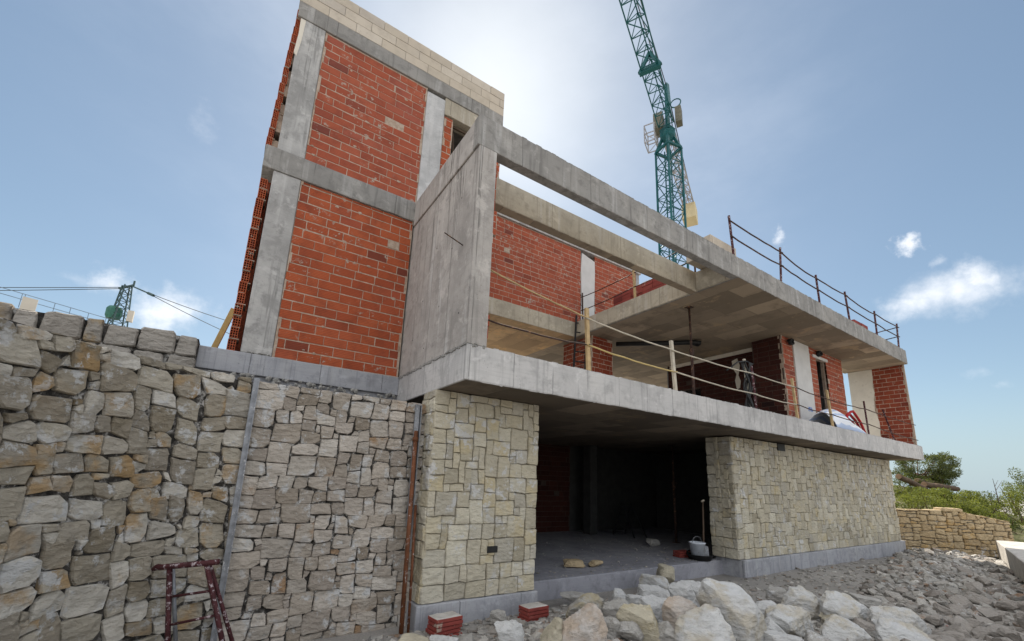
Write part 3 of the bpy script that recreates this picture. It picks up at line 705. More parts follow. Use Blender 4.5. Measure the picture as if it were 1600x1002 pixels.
part('plaster_patch', 'plaster', lambda b: b.poly([(-.075, YL-.002, 6.52), (-.03, YL-.002, 6.46), (.0, YL-.002, 6.75), (.015, YL-.002, 7.2), (-.06, YL-.002, 7.2), (-.055, YL-.002, 6.9), (-.075, YL+.02, 6.52), (-.03, YL+.02, 6.46), (.0, YL+.02, 6.75), (.015, YL+.02, 7.2), (-.06, YL+.02, 7.2), (-.055, YL+.02, 6.9)], [(0, 1, 2, 3, 4, 5), (6, 11, 10, 9, 8, 7)]+[(k, 6+k, 6+(k+1) % 6, (k+1) % 6) for k in range(6)]), 0)
# brick lining inside the side wall: its toothed end shows past the concrete
def f(b):
    rnd = random.Random(8)
    for i in range(19):
        z0 = ZS+.004+i*.1655; x1 = 2.50+rnd.uniform(-.02, .025); mi = 2 if i in (3, 4, 7, 8, 9) else 0
        b.box(2.412, x1, 4.47+rnd.uniform(-.01, .02), 6.6, z0+.006, z0+.155, mi)
        b.box(2.412, 2.485, 4.485, 6.6, z0-.006, z0+.006, 1)
        if rnd.random() < .5 and mi == 0:
            for q in range(3): b.box(2.44+q*.018, 2.449+q*.018, 4.455, 4.475, z0+.05, z0+.12, 3)
part('brick_lining', ['brick', 'mortar', 'plaster', 'plastic_black'], f, .003)
# ---- set-back upper wall behind the open bay
def f(b): bricks(b, (3.84, YB, ZR+.004), (1, 0, 0), (0, -1, 0), 7.2, 2.49, seed=17, bl=.30, holes=[(4.62, 5.22, 0, 2.49)])
part('upper_brick_wall', ['brick_pale', 'mortar'], f, 0)
part('upper_column', 'plaster_white', lambda b: b.poly([(8.47, YB-.012, ZR), (9.04, YB-.012, ZR), (9.03, YB-.012, 5.6), (9.06, YB-.012, 6.6), (9.05, YB-.012, 7.0), (8.50, YB-.012, 7.14), (8.46, YB-.012, 6.6), (8.49, YB-.012, 5.5)]+[(8.47, YB+.2, ZR), (9.04, YB+.2, ZR), (9.03, YB+.2, 5.6), (9.06, YB+.2, 6.6), (9.05, YB+.2, 7.0), (8.50, YB+.2, 7.14), (8.46, YB+.2, 6.6), (8.49, YB+.2, 5.5)], [tuple(range(8)), tuple(range(15, 7, -1))]+[(k, 8+k, 8+(k+1) % 8, (k+1) % 8) for k in range(8)]), 0)
part('upper_roof_band', 'concrete_column', lambda b: b.box(3.84, 11.25, YB-.06, 13, 7.215, 7.52))
part('upper_rear', 'block_grey', lambda b: (b.box(3.9, 11.0, YB+.25, YB+.35, 4.73, 7.2), b.box(11.05, 11.2, YB, 13, 4.73, 7.2)), 0)
# ---- balcony storey: pier, partition, front wall, end wall
def f(b):
    x0, x1, y0, y1 = 8.45, 9.30, 8.80, 10.1
    bricks(b, (x0, y0, ZS+.003), (1, 0, 0), (0, -1, 0), x1-x0, 2.70, seed=22); bricks(b, (x0, y1, ZS+.003), (0, -1, 0), (-1, 0, 0), y1-y0-.003, 2.70, seed=23)
    b.box(x0+.05, x1-.01, y0+.05, y1-.01, ZS+.003, ZR0-.01, 1)
part('brick_pier', ['brick_shaded', 'mortar'], f, 0)
def f(b):
    bricks(b, (13.0, 9.6, ZS+.003), (0, -1, 0), (-1, 0, 0), 3.31, 2.705, seed=24, bl=.3, holes=[(.0, 1.25, 0, 1.7)])
    bricks(b, (12.47, 6.28, ZS+.003), (0, -1, 0), (-1, 0, 0), .80, 2.705, seed=25)
    b.box(12.55, 13.1, 5.52, 6.27, ZS+.003, ZR0-.012, 1)
part('partition_wall', ['brick_unlit', 'mortar_unlit'], f, 0)
part('mortar_splash', 'plaster', lambda b: b.poly([(12.985, 7.0+a, z) for a, z in ((.0, 3.05), (.10, 3.0), (.14, 3.3), (.08, 3.5), (.18, 3.7), (.2, 3.95), (.02, 4.0), (-.05, 3.75), (.02, 3.45), (-.04, 3.25))], [tuple(range(9, -1, -1))]), 0)
part('plaster_strip', 'plaster', lambda b: b.box(12.97, 12.995, 6.3, 9.5, 4.12, 4.24), 0)
def f(b):
    bricks(b, (12.47, 5.46, ZS+.003), (1, 0, 0), (0, -1, 0), .62, 2.705, seed=26); bricks(b, (14.08, 5.46, ZS+.003), (1, 0, 0), (0, -1, 0), 2.34, 2.705, seed=27, holes=[(.46, 1.14, 0, 2.42)])
    b.box(12.57, 14.5, 5.565, 5.62, ZS+.003, ZR0-.012, 1); b.box(15.24, 16.41, 5.565, 5.62, ZS+.003, ZR0-.012, 1); b.box(14.51, 15.23, 6.4, 6.45, ZS+.003, 3.95, 2)
part('front_brick_wall', ['brick_pale', 'mortar', 'block_grey'], f, 0)
part('door_lintel', 'plaster_white', lambda b: b.box(14.3, 15.3, 5.425, 5.47, 3.96, 4.05))
wp = part('plaster_panel', 'plaster_white', lambda b: b.box(13.10, 14.06, 5.435, 5.56, ZS+.003, ZR0-.012), .006)
part('paint_mark', 'blue_mark', lambda b: [b.tube([(13.62+i*.07+.03*math.cos(k*.9), 5.4335, 2.28+.07*math.sin(k*1.3+i)) for k in range(6)], .007, 5) for i in range(4)], 0, parent=wp)
def f(b):
    bricks(b, (18.40, 5.3, ZS+.003), (0, -1, 0), (-1, 0, 0), .86, 2.705, seed=28, bl=.28, jag=.0); b.box(18.41, 18.45, 4.44, 5.96, ZS+.003, ZR0-.01, 1)
    b.box(18.395, 18.455, 4.40, 4.438, ZS+.003, ZR0-.01, 1)
part('end_brick_wall', ['brick_shaded', 'mortar'], f, 0)
def f(b):
    rnd = random.Random(4); n = 14; ys = [5.30+rnd.uniform(-.05, .04) for _ in range(n)]
    pts = [(18.385, y, ZS+.004+i*2.70/(n-1)) for i, y in enumerate(ys)]+[(18.385, 5.96, ZR0-.012), (18.385, 5.96, ZS+.004)]
    k = len(pts); b.poly(pts+[(18.409, p[1], p[2]) for p in pts], [tuple(range(k)), tuple(range(2*k-1, k-1, -1))]+[(i, k+i, k+(i+1) % k, (i+1) % k) for i in range(k)])
part('end_plaster', 'plaster', f, 0)
def coil(b, c, n, r, seed):
    rnd = random.Random(seed)
    for i in range(n):
        a0 = rnd.uniform(0, 6); pts = []
        for k in range(19): a = a0+k*.37; pts.append((c[0]+r*math.cos(a)*rnd.uniform(.85, 1.1), c[1]-.03-.02*i+rnd.uniform(-.02, .02), c[2]+r*.75*math.sin(a)*rnd.uniform(.85, 1.1)))
        b.tube(pts, .022, 6)
part('conduit_coil', 'plastic_black', lambda b: coil(b, (12.83, 5.44, 4.10), 4, .10, 1), 0, smooth=True)
part('conduit_coil', 'plastic_black', lambda b: coil(b, (14.6, 5.44, 4.10), 4, .10, 2), 0, smooth=True)
part('drain_pipe', 'plastic_black', lambda b: (b.tube([(9.35, 8.7, 4.12), (10.2, 7.9, 4.13), (11.0, 7.15, 4.14), (11.12, 7.05, 4.12)], .07, 12), b.tube([(11.0, 7.17, 4.14), (11.2, 7.2, 4.15)], .09, 12)), 0, smooth=True)
# back of the balcony storey stays open to the sun; a low plinth only
part('rear_parapet', 'block_grey', lambda b: (b.box(2.6, 12.5, 13.6, 13.8, ZS, ZS+.5), b.box(13.15, 16.3, 9.6, 9.75, ZS, ZR0-.01), b.box(16.25, 16.4, 5.63, 9.6, ZS, ZR0-.01)), 0)
# ---- ground floor
part('ground_floor_slab', 'concrete_floor', lambda b: b.box(3.6, 13.0, 5.45, 12, GZ-.35, -1.452), .015)
part('interior_column', 'block_unlit', lambda b: b.box(9.0, 9.28, 9.45, 9.75, -1.45, ZS0-.01))
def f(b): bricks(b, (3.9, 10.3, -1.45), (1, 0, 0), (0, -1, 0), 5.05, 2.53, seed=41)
part('interior_brick_wall', ['brick_unlit', 'mortar_unlit'], f, 0)
part('interior_block_wall', 'block_unlit', lambda b: (b.box(8.951, 12.998, 10.3, 10.5, -1.6, ZS0-.001), b.box(13.0, 13.2, 5.61, 10.5, -1.6, ZS0-.001), b.box(3.7, 3.88, 5.5, 10.6, -1.6, ZS0-.001), b.box(3.881, 8.95, 10.42, 10.6, -1.6, ZS0-.001)), 0)
rs = random.Random(77)
SH = [(2, 2), (2, 3), (2, 2), (3, 2), (2, 2), (2, 3), (1, 2), (2, 2), (3, 2), (2, 1), (3, 3), (2, 2), (1, 1)]
def clad(name, panels, seed, backbox, shapes=SH, cell=.097, **kw):
    def f(b):
        rnd = random.Random(seed)
        for O, U, N, W_, H_ in panels:
            O = V3(O); U = V3(U); N = V3(N)
            stones(b, ashlar(W_, H_, cell, rnd, shapes, .11), lambda x, y, d, O=O, U=U, N=N: O+U*x+V3((0, 0, y))+N*d, rnd, gap=.0028, depth=.035, proud=.008, rough=.006, edge=.004, rnd_f=.05, tilt=.015, shoulder=.93, **kw)
        for bb in backbox: b.box(*bb, 1)
    return part(name, ['stone_cut', 'joint_pale'], f, 0)
clad('stone_pier', [((2.12, 5.04, -1.45), (1, 0, 0), (0, -1, 0), 1.65, 2.54), ((2.12, 5.45, -1.45), (0, -1, 0), (-1, 0, 0), .405, 2.54)], 51, [(2.148, 3.765, 5.066, 5.46, -1.45, 1.085)])
part('pier_socket', 'plastic_black', lambda b: b.box(2.98, 3.13, 5.008, 5.05, -.93, -.85), 0)
clad('stone_wall', [((8.82, 5.04, -1.39), (1, 0, 0), (0, -1, 0), 9.15, 2.46), ((8.82, 5.62, -1.39), (0, -1, 0), (-1, 0, 0), .575, 2.46)], 52, [(8.848, 17.96, 5.066, 5.6, -1.39, 1.065)])
part('wall_socket', 'plastic_black', lambda b: b.box(10.72, 11.05, 5.004, 5.05, .90, 1.06), 0)
part('plinth', 'concrete_plinth', lambda b: b.box(2.07, 3.80, 5.0, 5.44, GZ-.4, -1.452), .015)
part('plinth', 'concrete_plinth', lambda b: (b.box(8.9, 18.1, 4.98, 5.6, GZ-.4, -1.392), b.box(13.0, 18.1, 5.61, 6.0, GZ-.4, ZS0-.02)), .015)
part('ground_floor_end', 'block_grey', lambda b: b.box(17.7, 17.94, 5.61, 10, GZ-.3, ZS0-.01), 0)

# ================================================================== RETAINING WALLS
# curved rubble wall: swings from the batten towards the camera on the left
path = [(.15, 5.31), (-.1, 5.28), (-.33, 5.18), (-.60, 5.02), (-.85, 4.78), (-1.10, 4.48), (-1.36, 4.13), (-1.68, 3.66), (-2.05, 3.10), (-2.5, 2.4)]
cum = [0]
for a, b in zip(path[:-1], path[1:]): cum.append(cum[-1]+math.hypot(b[0]-a[0], b[1]-a[1]))
WL = cum[-1]
def pcurve(s):
    s = max(0, min(WL, s))
    for i in range(len(path)-1):
        if s <= cum[i+1]+1e-9:
            k = (s-cum[i])/(cum[i+1]-cum[i]); a, b = path[i], path[i+1]
            # averaged normals keep the wall smooth
            def nrm(j):
                p, q = path[max(j-1, 0)], path[min(j+1, len(path)-1)]; d = V3((q[0]-p[0], q[1]-p[1], 0)).normalized(); return V3((d.y, -d.x, 0))
            n_ = nrm(i).lerp(nrm(i+1), k).normalized()
            if n_.y > 0: n_ = -n_
            return V3((a[0]+(b[0]-a[0])*k, a[1]+(b[1]-a[1])*k, 0)), n_
def Fcurve(x, y, d):
    p, n_ = pcurve(x); p = p+n_*d; return V3((p.x, p.y, -2.0+y))
def wall_thing(name, label, loc, polys, F, mats, rnd, backing, cap=None, **kw):
    r = thing(name, loc, label, 'stone wall')
    b = MB(); stones(b, polys, F, rnd, **kw); b.build('stonework', mats[0], r)
    c = MB(); backing(c); c.build('mortar_core', mats[1], r)
    return r
rnd = random.Random(101)
HT = 2.97
SHR = [(3, 2), (4, 2), (2, 2), (3, 3), (4, 3), (2, 1), (3, 2), (2, 3), (3, 2), (3, 2), (4, 3), (2, 2), (3, 3), (2, 2)]
pol = [[(x_-.10+.16*(y_-1.5)*.6, y_+.05*math.sin(x_*1.7)) for x_, y_ in P] for P in ashlar(WL+.5, HT+.3, .072, rnd, SHR, .40, True)]
def topcut(P): return clip_poly(clip_poly(P, (0, HT), (.03, 1)), (0, HT-.02), (-.05, 1))
pol = [clip_poly(clip_poly(P, (0, 0), (-1, 0)), (WL, 0), (1, 0)) for P in pol if len(P) > 2]
pol = [q for q in (topcut(P) for P in pol if len(P) > 2) if len(q) > 2]
def knock(P, pr, lo, hi, rnd):
    # corners broken off, so the blocks read as split stone
    out = []
    for i, p in enumerate(P):
        if rnd.random() < pr:
            a, b = P[i-1], P[(i+1) % len(P)]; k1, k2 = rnd.uniform(lo, hi), rnd.uniform(lo, hi)
            out += [(p[0]+(a[0]-p[0])*k1, p[1]+(a[1]-p[1])*k1), (p[0]+(b[0]-p[0])*k2, p[1]+(b[1]-p[1])*k2)]
        else: out.append(p)
    return out
pol = [knock(P, .55, .08, .33, rnd) for P in pol]
def bk(c):
    n = 26; V = []
    for i in range(n+1):
        p, n_ = pcurve(WL*i/n); a = p-n_*.024; e = p-n_*.5
        V += [(a.x, a.y, -2.1), (a.x, a.y, -2.0+HT-.05), (e.x, e.y, -2.0+HT-.05), (e.x, e.y, -2.1)]
    c.poly(V, [(4*i+k, 4*i+(k+1) % 4, 4*i+4+(k+1) % 4, 4*i+4+k) for i in range(n) for k in range(4)]+[(0, 1, 2, 3), (4*n+3, 4*n+2, 4*n+1, 4*n)])
wall_thing('retaining_wall', 'curved grey and ochre rubble retaining wall of big rough stones on the left', (-.6, 5.1, -1.75), pol, Fcurve, ('stone_rubble', 'joint_dark'), rnd, bk, gap=.003, depth=.085, proud=.012, rough=.013, edge=.005, rnd_f=.03, tilt=.024, shoulder=.93, convex=True)
# flatter rubble panel between the two battens
rnd = random.Random(102)
def Fm(x, y, d): return V3((.17+x, 5.30-d+.0*y, -1.95+y))
SHM = [(2, 2), (3, 2), (2, 2), (3, 3), (2, 2), (2, 3), (3, 2), (3, 2), (3, 2), (4, 2), (3, 2), (4, 3)]
pm = ashlar(1.95, 2.88, .070, rnd, SHM, .28, True)
pm = [knock(P, .4, .08, .25, rnd) for P in pm]
wall_thing('infill_rubble_wall', 'flat greyish rubble wall panel between two upright battens beside the pale pier', (1.1, 5.3, -1.75), pm, Fm, ('stone_mid', 'joint_dark'), rnd, lambda c: c.box(.17, 2.14, 5.318, 5.8, -2.0, .92), gap=.0035, depth=.07, proud=.009, rough=.008, edge=.004, rnd_f=.03, tilt=.014, shoulder=.93, convex=True)
# upper coping wall behind
rnd = random.Random(103)
pc = []
x = 0
while x < 4.6:
    wd = rnd.choice([.17, .2, .24, .3, .36, .22]); h = .24+rnd.uniform(-.02, .02); e = min(x+wd, 4.6)
    pc.append([(x, .615), (e, .615+rnd.uniform(-.01, .01)), (e-rnd.uniform(0, .02), .645+h), (x+rnd.uniform(0, .03), .645+h+rnd.uniform(-.02, .02))]); x = e
x = 0
for yy in (.0, .21, .41):
    x = 0
    while x < 4.6:
        wd = rnd.uniform(.16, .36); e = min(x+wd, 4.6); pc.append([(x, yy), (e, yy), (e+rnd.uniform(-.03, .03), yy+.2), (x+rnd.uniform(-.02, .02), yy+.2)]); x = e
def Fc(x, y, d): return V3((-.50-x, 6.52-d, .72+y))
wall_thing('coping_wall', 'low grey wall with a coping of single squared stones behind the curved wall', (-2.5, 6.6, .7), pc, Fc, ('stone_coping', 'joint_dark'), rnd, lambda c: c.box(-5.1, -.505, 6.555, 6.85, .5, 1.585), gap=.006, depth=.06, proud=.012, rough=.012, edge=.006, rnd_f=.08, shoulder=.9)

# ================================================================== BATTENS, POLE, TRESTLE
r = thing('upright_batten', (.18, 5.25, GZ-.05), 'long grey metal batten standing between the curved wall and the flat rubble panel', 'batten')
b = MB(); b.bar((.165, 5.235, GZ-.1), (.15, 5.262, .955), .045, .025); b.build('web', 'galvanised', r, bevel=.003)
b = MB(); b.bar((.192, 5.228, GZ-.1), (.176, 5.255, .95), .012, .045); b.build('flange', 'galvanised', r)
r = thing('upright_batten', (2.0, 5.2, GZ-.05), 'short grey metal batten standing against the left edge of the pale pier', 'batten')
b = MB(); b.bar((1.985, 5.245, -.6), (1.975, 5.262, .90), .06, .025); b.build('web', 'galvanised', r, bevel=.003)
b = MB(); b.bar((2.025, 5.235, -.9), (2.02, 5.25, .89), .012, .045); b.build('flange', 'galvanised', r)
r = thing('rusty_pole', (1.95, 5.0, GZ), 'rusty brown steel pole spotted with white mortar leaning beside the pale pier', 'pole')
b = MB(); b.tube([(1.89, 4.93, GZ-.05), (1.96, 5.20, .55)], .026, 10); b.build('tube', 'rust_pole', r, smooth=True)
b = MB(); b.tube([(1.99, 4.98, GZ-.05), (2.03, 5.18, -.35)], .017, 8); b.build('side_rod', 'rust_pole', r, smooth=True)
b = MB(); b.tube([(1.955, 5.185, .42), (1.957, 5.19, .47)], .036, 10); b.build('collar', 'rust_pole', r, smooth=True)
r = thing('trestle', (-.1, 4.6, GZ), 'rusty purple steel trestle spattered with mortar in front of the curved rubble wall', 'trestle')
DT = 3.75
def tp(u, v, D=DT): return V3(at(u, v, D))
tl, tr_ = tp(238, 890), tp(342, 878)
b = MB(); b.tube([tl, tp(246, 886), tp(253, 886.5), tr_], [.018, .026, .024, .024], 10); b.build('top_bar', 'rust_purple', r, smooth=True)
def down(p, q):      # leg running from p through q to the ground
    k = (GZ-.02-p.z)/(q.z-p.z); return p+(q-p)*k
la, lb = tp(265, 888), tp(262, 1000, DT-.12); ra, rb = tp(323, 882), tp(347, 1000, DT-.12)
for p, q in ((la, lb), (ra, rb)):
    b = MB(); b.tube([p, down(p, q)], .021, 10); b.build('leg', 'rust_purple', r, smooth=True)
b = MB(); b.tube([la+V3((.02, .03, 0)), down(la, lb)+V3((.05, .22, 0))], .017, 8); b.build('rear_leg', 'galvanised', r, smooth=True)
b = MB(); b.tube([ra+V3((.02, .03, 0)), down(ra, rb)+V3((.08, .15, 0))], .017, 8); b.build('rear_leg', 'rust_purple', r, smooth=True)
for va, vb in ((934, 924), (978, 962)):
    ka = (va-888)/112; kb = (vb-882)/118
    b = MB(); b.tube([la.lerp(lb, ka), ra.lerp(rb, kb)], .011, 8); b.build('rung', 'rust_purple', r, smooth=True)
# yellow timber brace behind the tall wing
b = MB(); b.bar((-.26, 8.3, 2.62), (-.62, 8.5, 1.12), .08, .10)
tag(b.build('timber_brace', 'wood_brace', rel=(-.62, 8.5, 1.12), bevel=.004), 'yellow timber brace leaning behind the raw left edge of the brick wing', 'timber')

# ================================================================== RAILS, PROPS, LADDER
def rail_pts(a, b, sag, n=8, seed=0):
    rn = random.Random(seed); a = V3(a); b = V3(b)
    return [a.lerp(b, k/n)+V3((0, rn.uniform(-.004, .004), -sag*4*(k/n)*(1-k/n)+rn.uniform(-.006, .006))) for k in range(n+1)]
def guard(label, loc, posts, rails, pm_, rm, pr=.022, rr=.014, nm='guard_rail'):
    r_ = thing(nm, loc, label, 'guard rail')
    for i, (a, b_, *mt) in enumerate(posts):
        b = MB()
        if mt and mt[0].startswith('wood'): b.bar(a, b_, .06, .045)
        else: b.tube([a, b_], pr, 8)
        # cup for the rail
        o_ = b.build('post', mt[0] if mt else pm_, r_, bevel=.003 if mt and mt[0].startswith('wood') else 0)
        if not mt:
            for k in (.52, .86):
                p = V3(a).lerp(V3(b_), k); h_ = MB(); h_.tube([p+V3((-.015, -.02, 0)), p+V3((-.10, -.035, -.005)), p+V3((-.115, -.035, .05))], .009, 6); h_.build('hook', pm_, o_)
    for k, (a, b_, sag, *mt) in enumerate(rails):
        b = MB(); b.tube(rail_pts(a, b_, sag, seed=k), rr, 7); b.build('rail', mt[0] if mt else rm, r_, smooth=True)
    return r_
yr = 4.40
tops = [(8.22, 5.70), (10.42, 5.72), (12.27, 5.58), (14.1, 5.63), (16.3, 5.60), (18.31, 5.66)]; bots = [8.33, 10.32, 12.36, 14.25, 16.3, 18.2]
posts = [((xb, yr, ZR-.0), (xt, yr-.02, zt)) for (xt, zt), xb in zip(tops, bots)]+[((18.3, 5.9, ZR), (18.34, 5.9, 5.6))]
rails = []
for i in range(5):
    for k, sg in ((.86, .02+.05*(i % 2)), (.50, .03)):
        a = V3(posts[i][0]).lerp(V3(posts[i][1]), k); b_ = V3(posts[i+1][0]).lerp(V3(posts[i+1][1]), k); rails.append((a+V3((-.08, -.03, 0)), b_+V3((.06, -.03, 0)), sg))
for k in (.86, .5): rails.append((V3(posts[5][0]).lerp(V3(posts[5][1]), k), V3(posts[6][0]).lerp(V3(posts[6][1]), k), .02))
guard('rusty tube guard rail along the roof edge against the sky', (13, yr, ZR), posts, rails, 'rust_purple', 'rust_dark', .026, .016)
yb = 4.38
posts = [((4.14, yb, ZS), (4.10, yb, 2.50), 'wood_post'), ((6.11, yb, ZS), (6.05, yb, 2.42), 'wood_pale'), ((8.66, yb, ZS), (8.62, yb, 2.43)), ((10.38, yb, ZS), (10.30, yb, 2.45), 'wood_post'), ((12.16, yb, ZS), (12.06, yb, 2.44), 'wood_post'), ((14.40, yb, ZS), (14.36, yb, 2.47)), ((16.35, yb, ZS), (15.72, yb, 2.40))]
rails = []
hs = [2.62, 2.34, 2.25, 2.28, 2.26, 2.24, 2.20]; hl = [1.93, 1.90, 1.88, 1.86, 1.84, 1.82, 1.82]
pxs = [2.42]+[p[0][0]-.03 for p in posts[:-1]]+[18.3]
hs = [2.58, 2.33, 2.24, 2.26, 2.25, 2.20, 2.24, 2.2]; hl = [1.90, 1.93, 1.87, 1.85, 1.86, 1.84, 1.83, 1.72]
for i in range(len(pxs)-1):
    rails.append(((pxs[i]-.05, yb-.035, hs[i]), (pxs[i+1]+.05, yb-.035, hs[i+1]), .02, ['wood_post', 'wood_pale', 'wood_pale', 'wood_pale', 'rust_dark', 'rust_dark', 'rust_dark'][i]))
    rails.append(((pxs[i]-.05, yb-.035, hl[i]), (pxs[i+1]+.05, yb-.035, hl[i+1]), .03, ['rust_dark', 'wood_brace', 'wood_pale', 'wood_pale', 'rust_dark', 'rust_dark', 'rust_dark'][i]))
guard('makeshift timber and tube guard rail along the balcony slab edge', (9, yb, ZS), posts, rails, 'rust_purple', 'wood_pale', .022, .012)
posts = [((8.32, 9.05, ZR), (8.30, 9.05, 5.62)), ((8.32, 7.05, ZR), (8.28, 7.05, 5.55), 'wood_post'), ((8.32, 5.3, ZR), (8.3, 5.3, 5.6))]
rails = [((8.28, 9.1, 5.48), (8.28, 7.0, 5.46), .03), ((8.28, 9.1, 5.05), (8.28, 7.0, 5.06), .03), ((8.28, 7.1, 5.46), (8.28, 5.3, 5.5), .02), ((8.28, 7.1, 5.06), (8.28, 5.3, 5.1), .02)]
guard('short dark guard rail on the roof beside the open bay and upper brick wall', (8.3, 7, ZR), posts, rails, 'rust_dark', 'rust_dark', .022, .013)
def prop(name, label, x, y, z0, z1, dx=0):
    r_ = thing(name, (x, y, z0), label, 'steel prop'); h = z1-z0
    b = MB(); b.tube([(x, y, z0+.01), (x+dx*.6, y, z0+h*.58)], .034, 12); b.build('outer_tube', 'rust_dark', r_, smooth=True)
    b = MB(); b.tube([(x+dx*.58, y, z0+h*.56), (x+dx, y, z1-.008)], .025, 12); b.build('inner_tube', 'rust_dark', r_, smooth=True)
    b = MB(); b.tube([(x+dx*.6, y, z0+h*.55), (x+dx*.6, y, z0+h*.61)], .05, 12); b.tube([(x+dx*.6-.09, y-.04, z0+h*.6), (x+dx*.6+.09, y-.04, z0+h*.6)], .009, 6); b.build('collar', 'rust_dark', r_)
    b = MB(); b.box(x-.08, x+.08, y-.08, y+.08, z0, z0+.01); b.build('foot_plate', 'rust_dark', r_)
    b = MB(); b.box(x+dx-.08, x+dx+.08, y-.08, y+.08, z1-.012, z1-.004); b.build('head_plate', 'rust_dark', r_)
prop('steel_prop', 'dark rusty steel prop holding up the roof slab above the balcony', 8.84, 5.85, ZS, ZR0)
prop('steel_prop', 'dark rusty steel prop in the shade of the ground floor room near the right jamb', 10.2, 7.5, -1.452, ZS0)
r = thing('ladder', (7.3, 9.0, ZS), 'dark iron ladder leaning on the upper slab edge by the brick pier', 'ladder')
A0, A1 = V3((7.45, 8.55, ZS)), V3((8.18, 9.18, 4.9)); B0, B1 = A0+V3((.36, -.1, 0)), A1+V3((.32, -.1, 0))
for p, q in ((A0, A1), (B0, B1)):
    b = MB(); b.bar(p, q, .05, .03); b.build('stile', 'iron_black', r)
for k in range(10):
    b = MB(); b.tube([A0.lerp(A1, (k+.6)/10.4), B0.lerp(B1, (k+.6)/10.4)], .018, 6); b.build('rung', 'iron_black', r)
# cables hanging in front of the partition
r = thing('cable_bundle', (12.9, 7.0, ZS), 'tangle of black cables hanging down in front of the dark partition wall', 'cables')
rn = random.Random(6)
for i in range(6):
    px = 9.06+rn.uniform(-.06, .08); py = 4.7+rn.uniform(-.03, .03); am = rn.uniform(.04, .11); ph = rn.uniform(0, 6)
    b = MB(); b.tube([(px+am*math.sin(k*.55+ph), py+.03*math.cos(k*.7+ph), ZS+.01+(2.66-ZS)*k/12+.0) for k in range(13)], .019, 6); b.build('cable', 'plastic_black', r, smooth=True)
b = MB(); b.tube([(8.3, 4.72, 2.35), (8.7, 4.7, 2.60), (9.02, 4.7, 2.68), (9.3, 4.7, 2.66)], .016, 6); b.build('cable', 'plastic_black', r, smooth=True)
b = MB(); b.bar((9.10, 4.74, ZS), (9.08, 4.76, 2.75), .05, .04); b.build('timber_stake', 'wood_pale', r)

# tarp and red sheet on the balcony
def drape(name, mat, label, cat, x0, x1, y0, y1, hgt, seed, fold):
    n, k = 26, 14; V = []; UV = []
    for j in range(k+1):
        for i in range(n+1):
            a, c_ = i/n, j/k; h_ = max(0, math.sin(PI*min(1, a*.85+.12)))**.6*max(0, math.sin(PI*c_))**.55
            z = ZS+.01+hgt*h_*(1-.55*a)+.04*noise.noise((a*5, c_*4, seed))+fold*math.sin(a*17+c_*3)*h_*.5
            V.append((x0+(x1-x0)*a+.04*noise.noise((c_*6, a*3, seed+3)), y0+(y1-y0)*c_, max(ZS+.004, z))); UV.append((a, c_))
    mb = MB(); F_ = [(j*(n+1)+i, j*(n+1)+i+1, (j+1)*(n+1)+i+1, (j+1)*(n+1)+i) for j in range(k) for i in range(n)]; mb.poly(V, F_)
    o_ = mb.build(name, mat, rel=((x0+x1)/2, (y0+y1)/2, ZS), smooth=True)
    uvl = o_.data.uv_layers.new(name='uv')
    for l in o_.data.loops: uvl.data[l.index].uv = UV[l.vertex_index]
    so_ = o_.modifiers.new('solid', 'SOLIDIFY'); so_.thickness = .006
    return tag(o_, label, cat)
drape('striped_tarp', 'tarp', 'crumpled blue and white striped tarp lying on the balcony edge', 'tarp', 12.5, 14.5, 4.40, 5.1, .74, 2, .05)
r = thing('red_hose', (14.2, 4.7, ZS), 'loose red hose looped over the striped tarp on the balcony', 'hose')
for i in range(3):
    b = MB(); b.tube([(13.7+.10*i+k*.14, 4.62+.1*i, ZS+.03+(.62-.07*i)*math.sin(PI*(k+2.2)/11.5)+.02*math.sin(k*2+i)) for k in range(10)], .035, 8); b.build('hose_loop', 'red_cloth', r, smooth=True)

# ================================================================== ROOF STOCK
def brick_pile(name, label, x0, y0, z0, nx, ny, nz, sx, sy, sz, seed, mat='brick_flat'):
    rn = random.Random(seed); b = MB()
    for k in range(nz):
        for i in range(nx):
            for j in range(ny):
                a, c_ = rn.uniform(-.008, .008), rn.uniform(-.008, .008); b.box(x0+i*sx+a, x0+i*sx+sx-.008+a, y0+j*sy+c_, y0+j*sy+sy-.008+c_, z0+k*sz, z0+k*sz+sz-.006)
    return tag(b.build(name, mat, rel=(x0+nx*sx/2, y0+ny*sy/2, z0), bevel=.004), label, 'brick stack')
brick_pile('brick_pallet', 'packed red brick stack on the roof behind the open bay rail', 8.55, 6.0, ZR+.004, 5, 6, 4, .42, .34, .13, 3)
brick_pile('brick_pallet', 'small red brick stack at the far right end of the roof edge', 14.95, 4.50, ZR+.004, 4, 2, 2, .25, .3, .16, 4)
b = MB(); b.box(7.70, 8.66, 4.52, 5.1, ZR+.004, ZR+.42); b.box(7.76, 7.80, 4.508, 4.519, ZR+.02, ZR+.41); 
tag(b.build('beige_block', 'block_beige', rel=(8.1, 4.8, ZR), bevel=.015), 'square beige block resting on the roof beam below the first rail post', 'block')

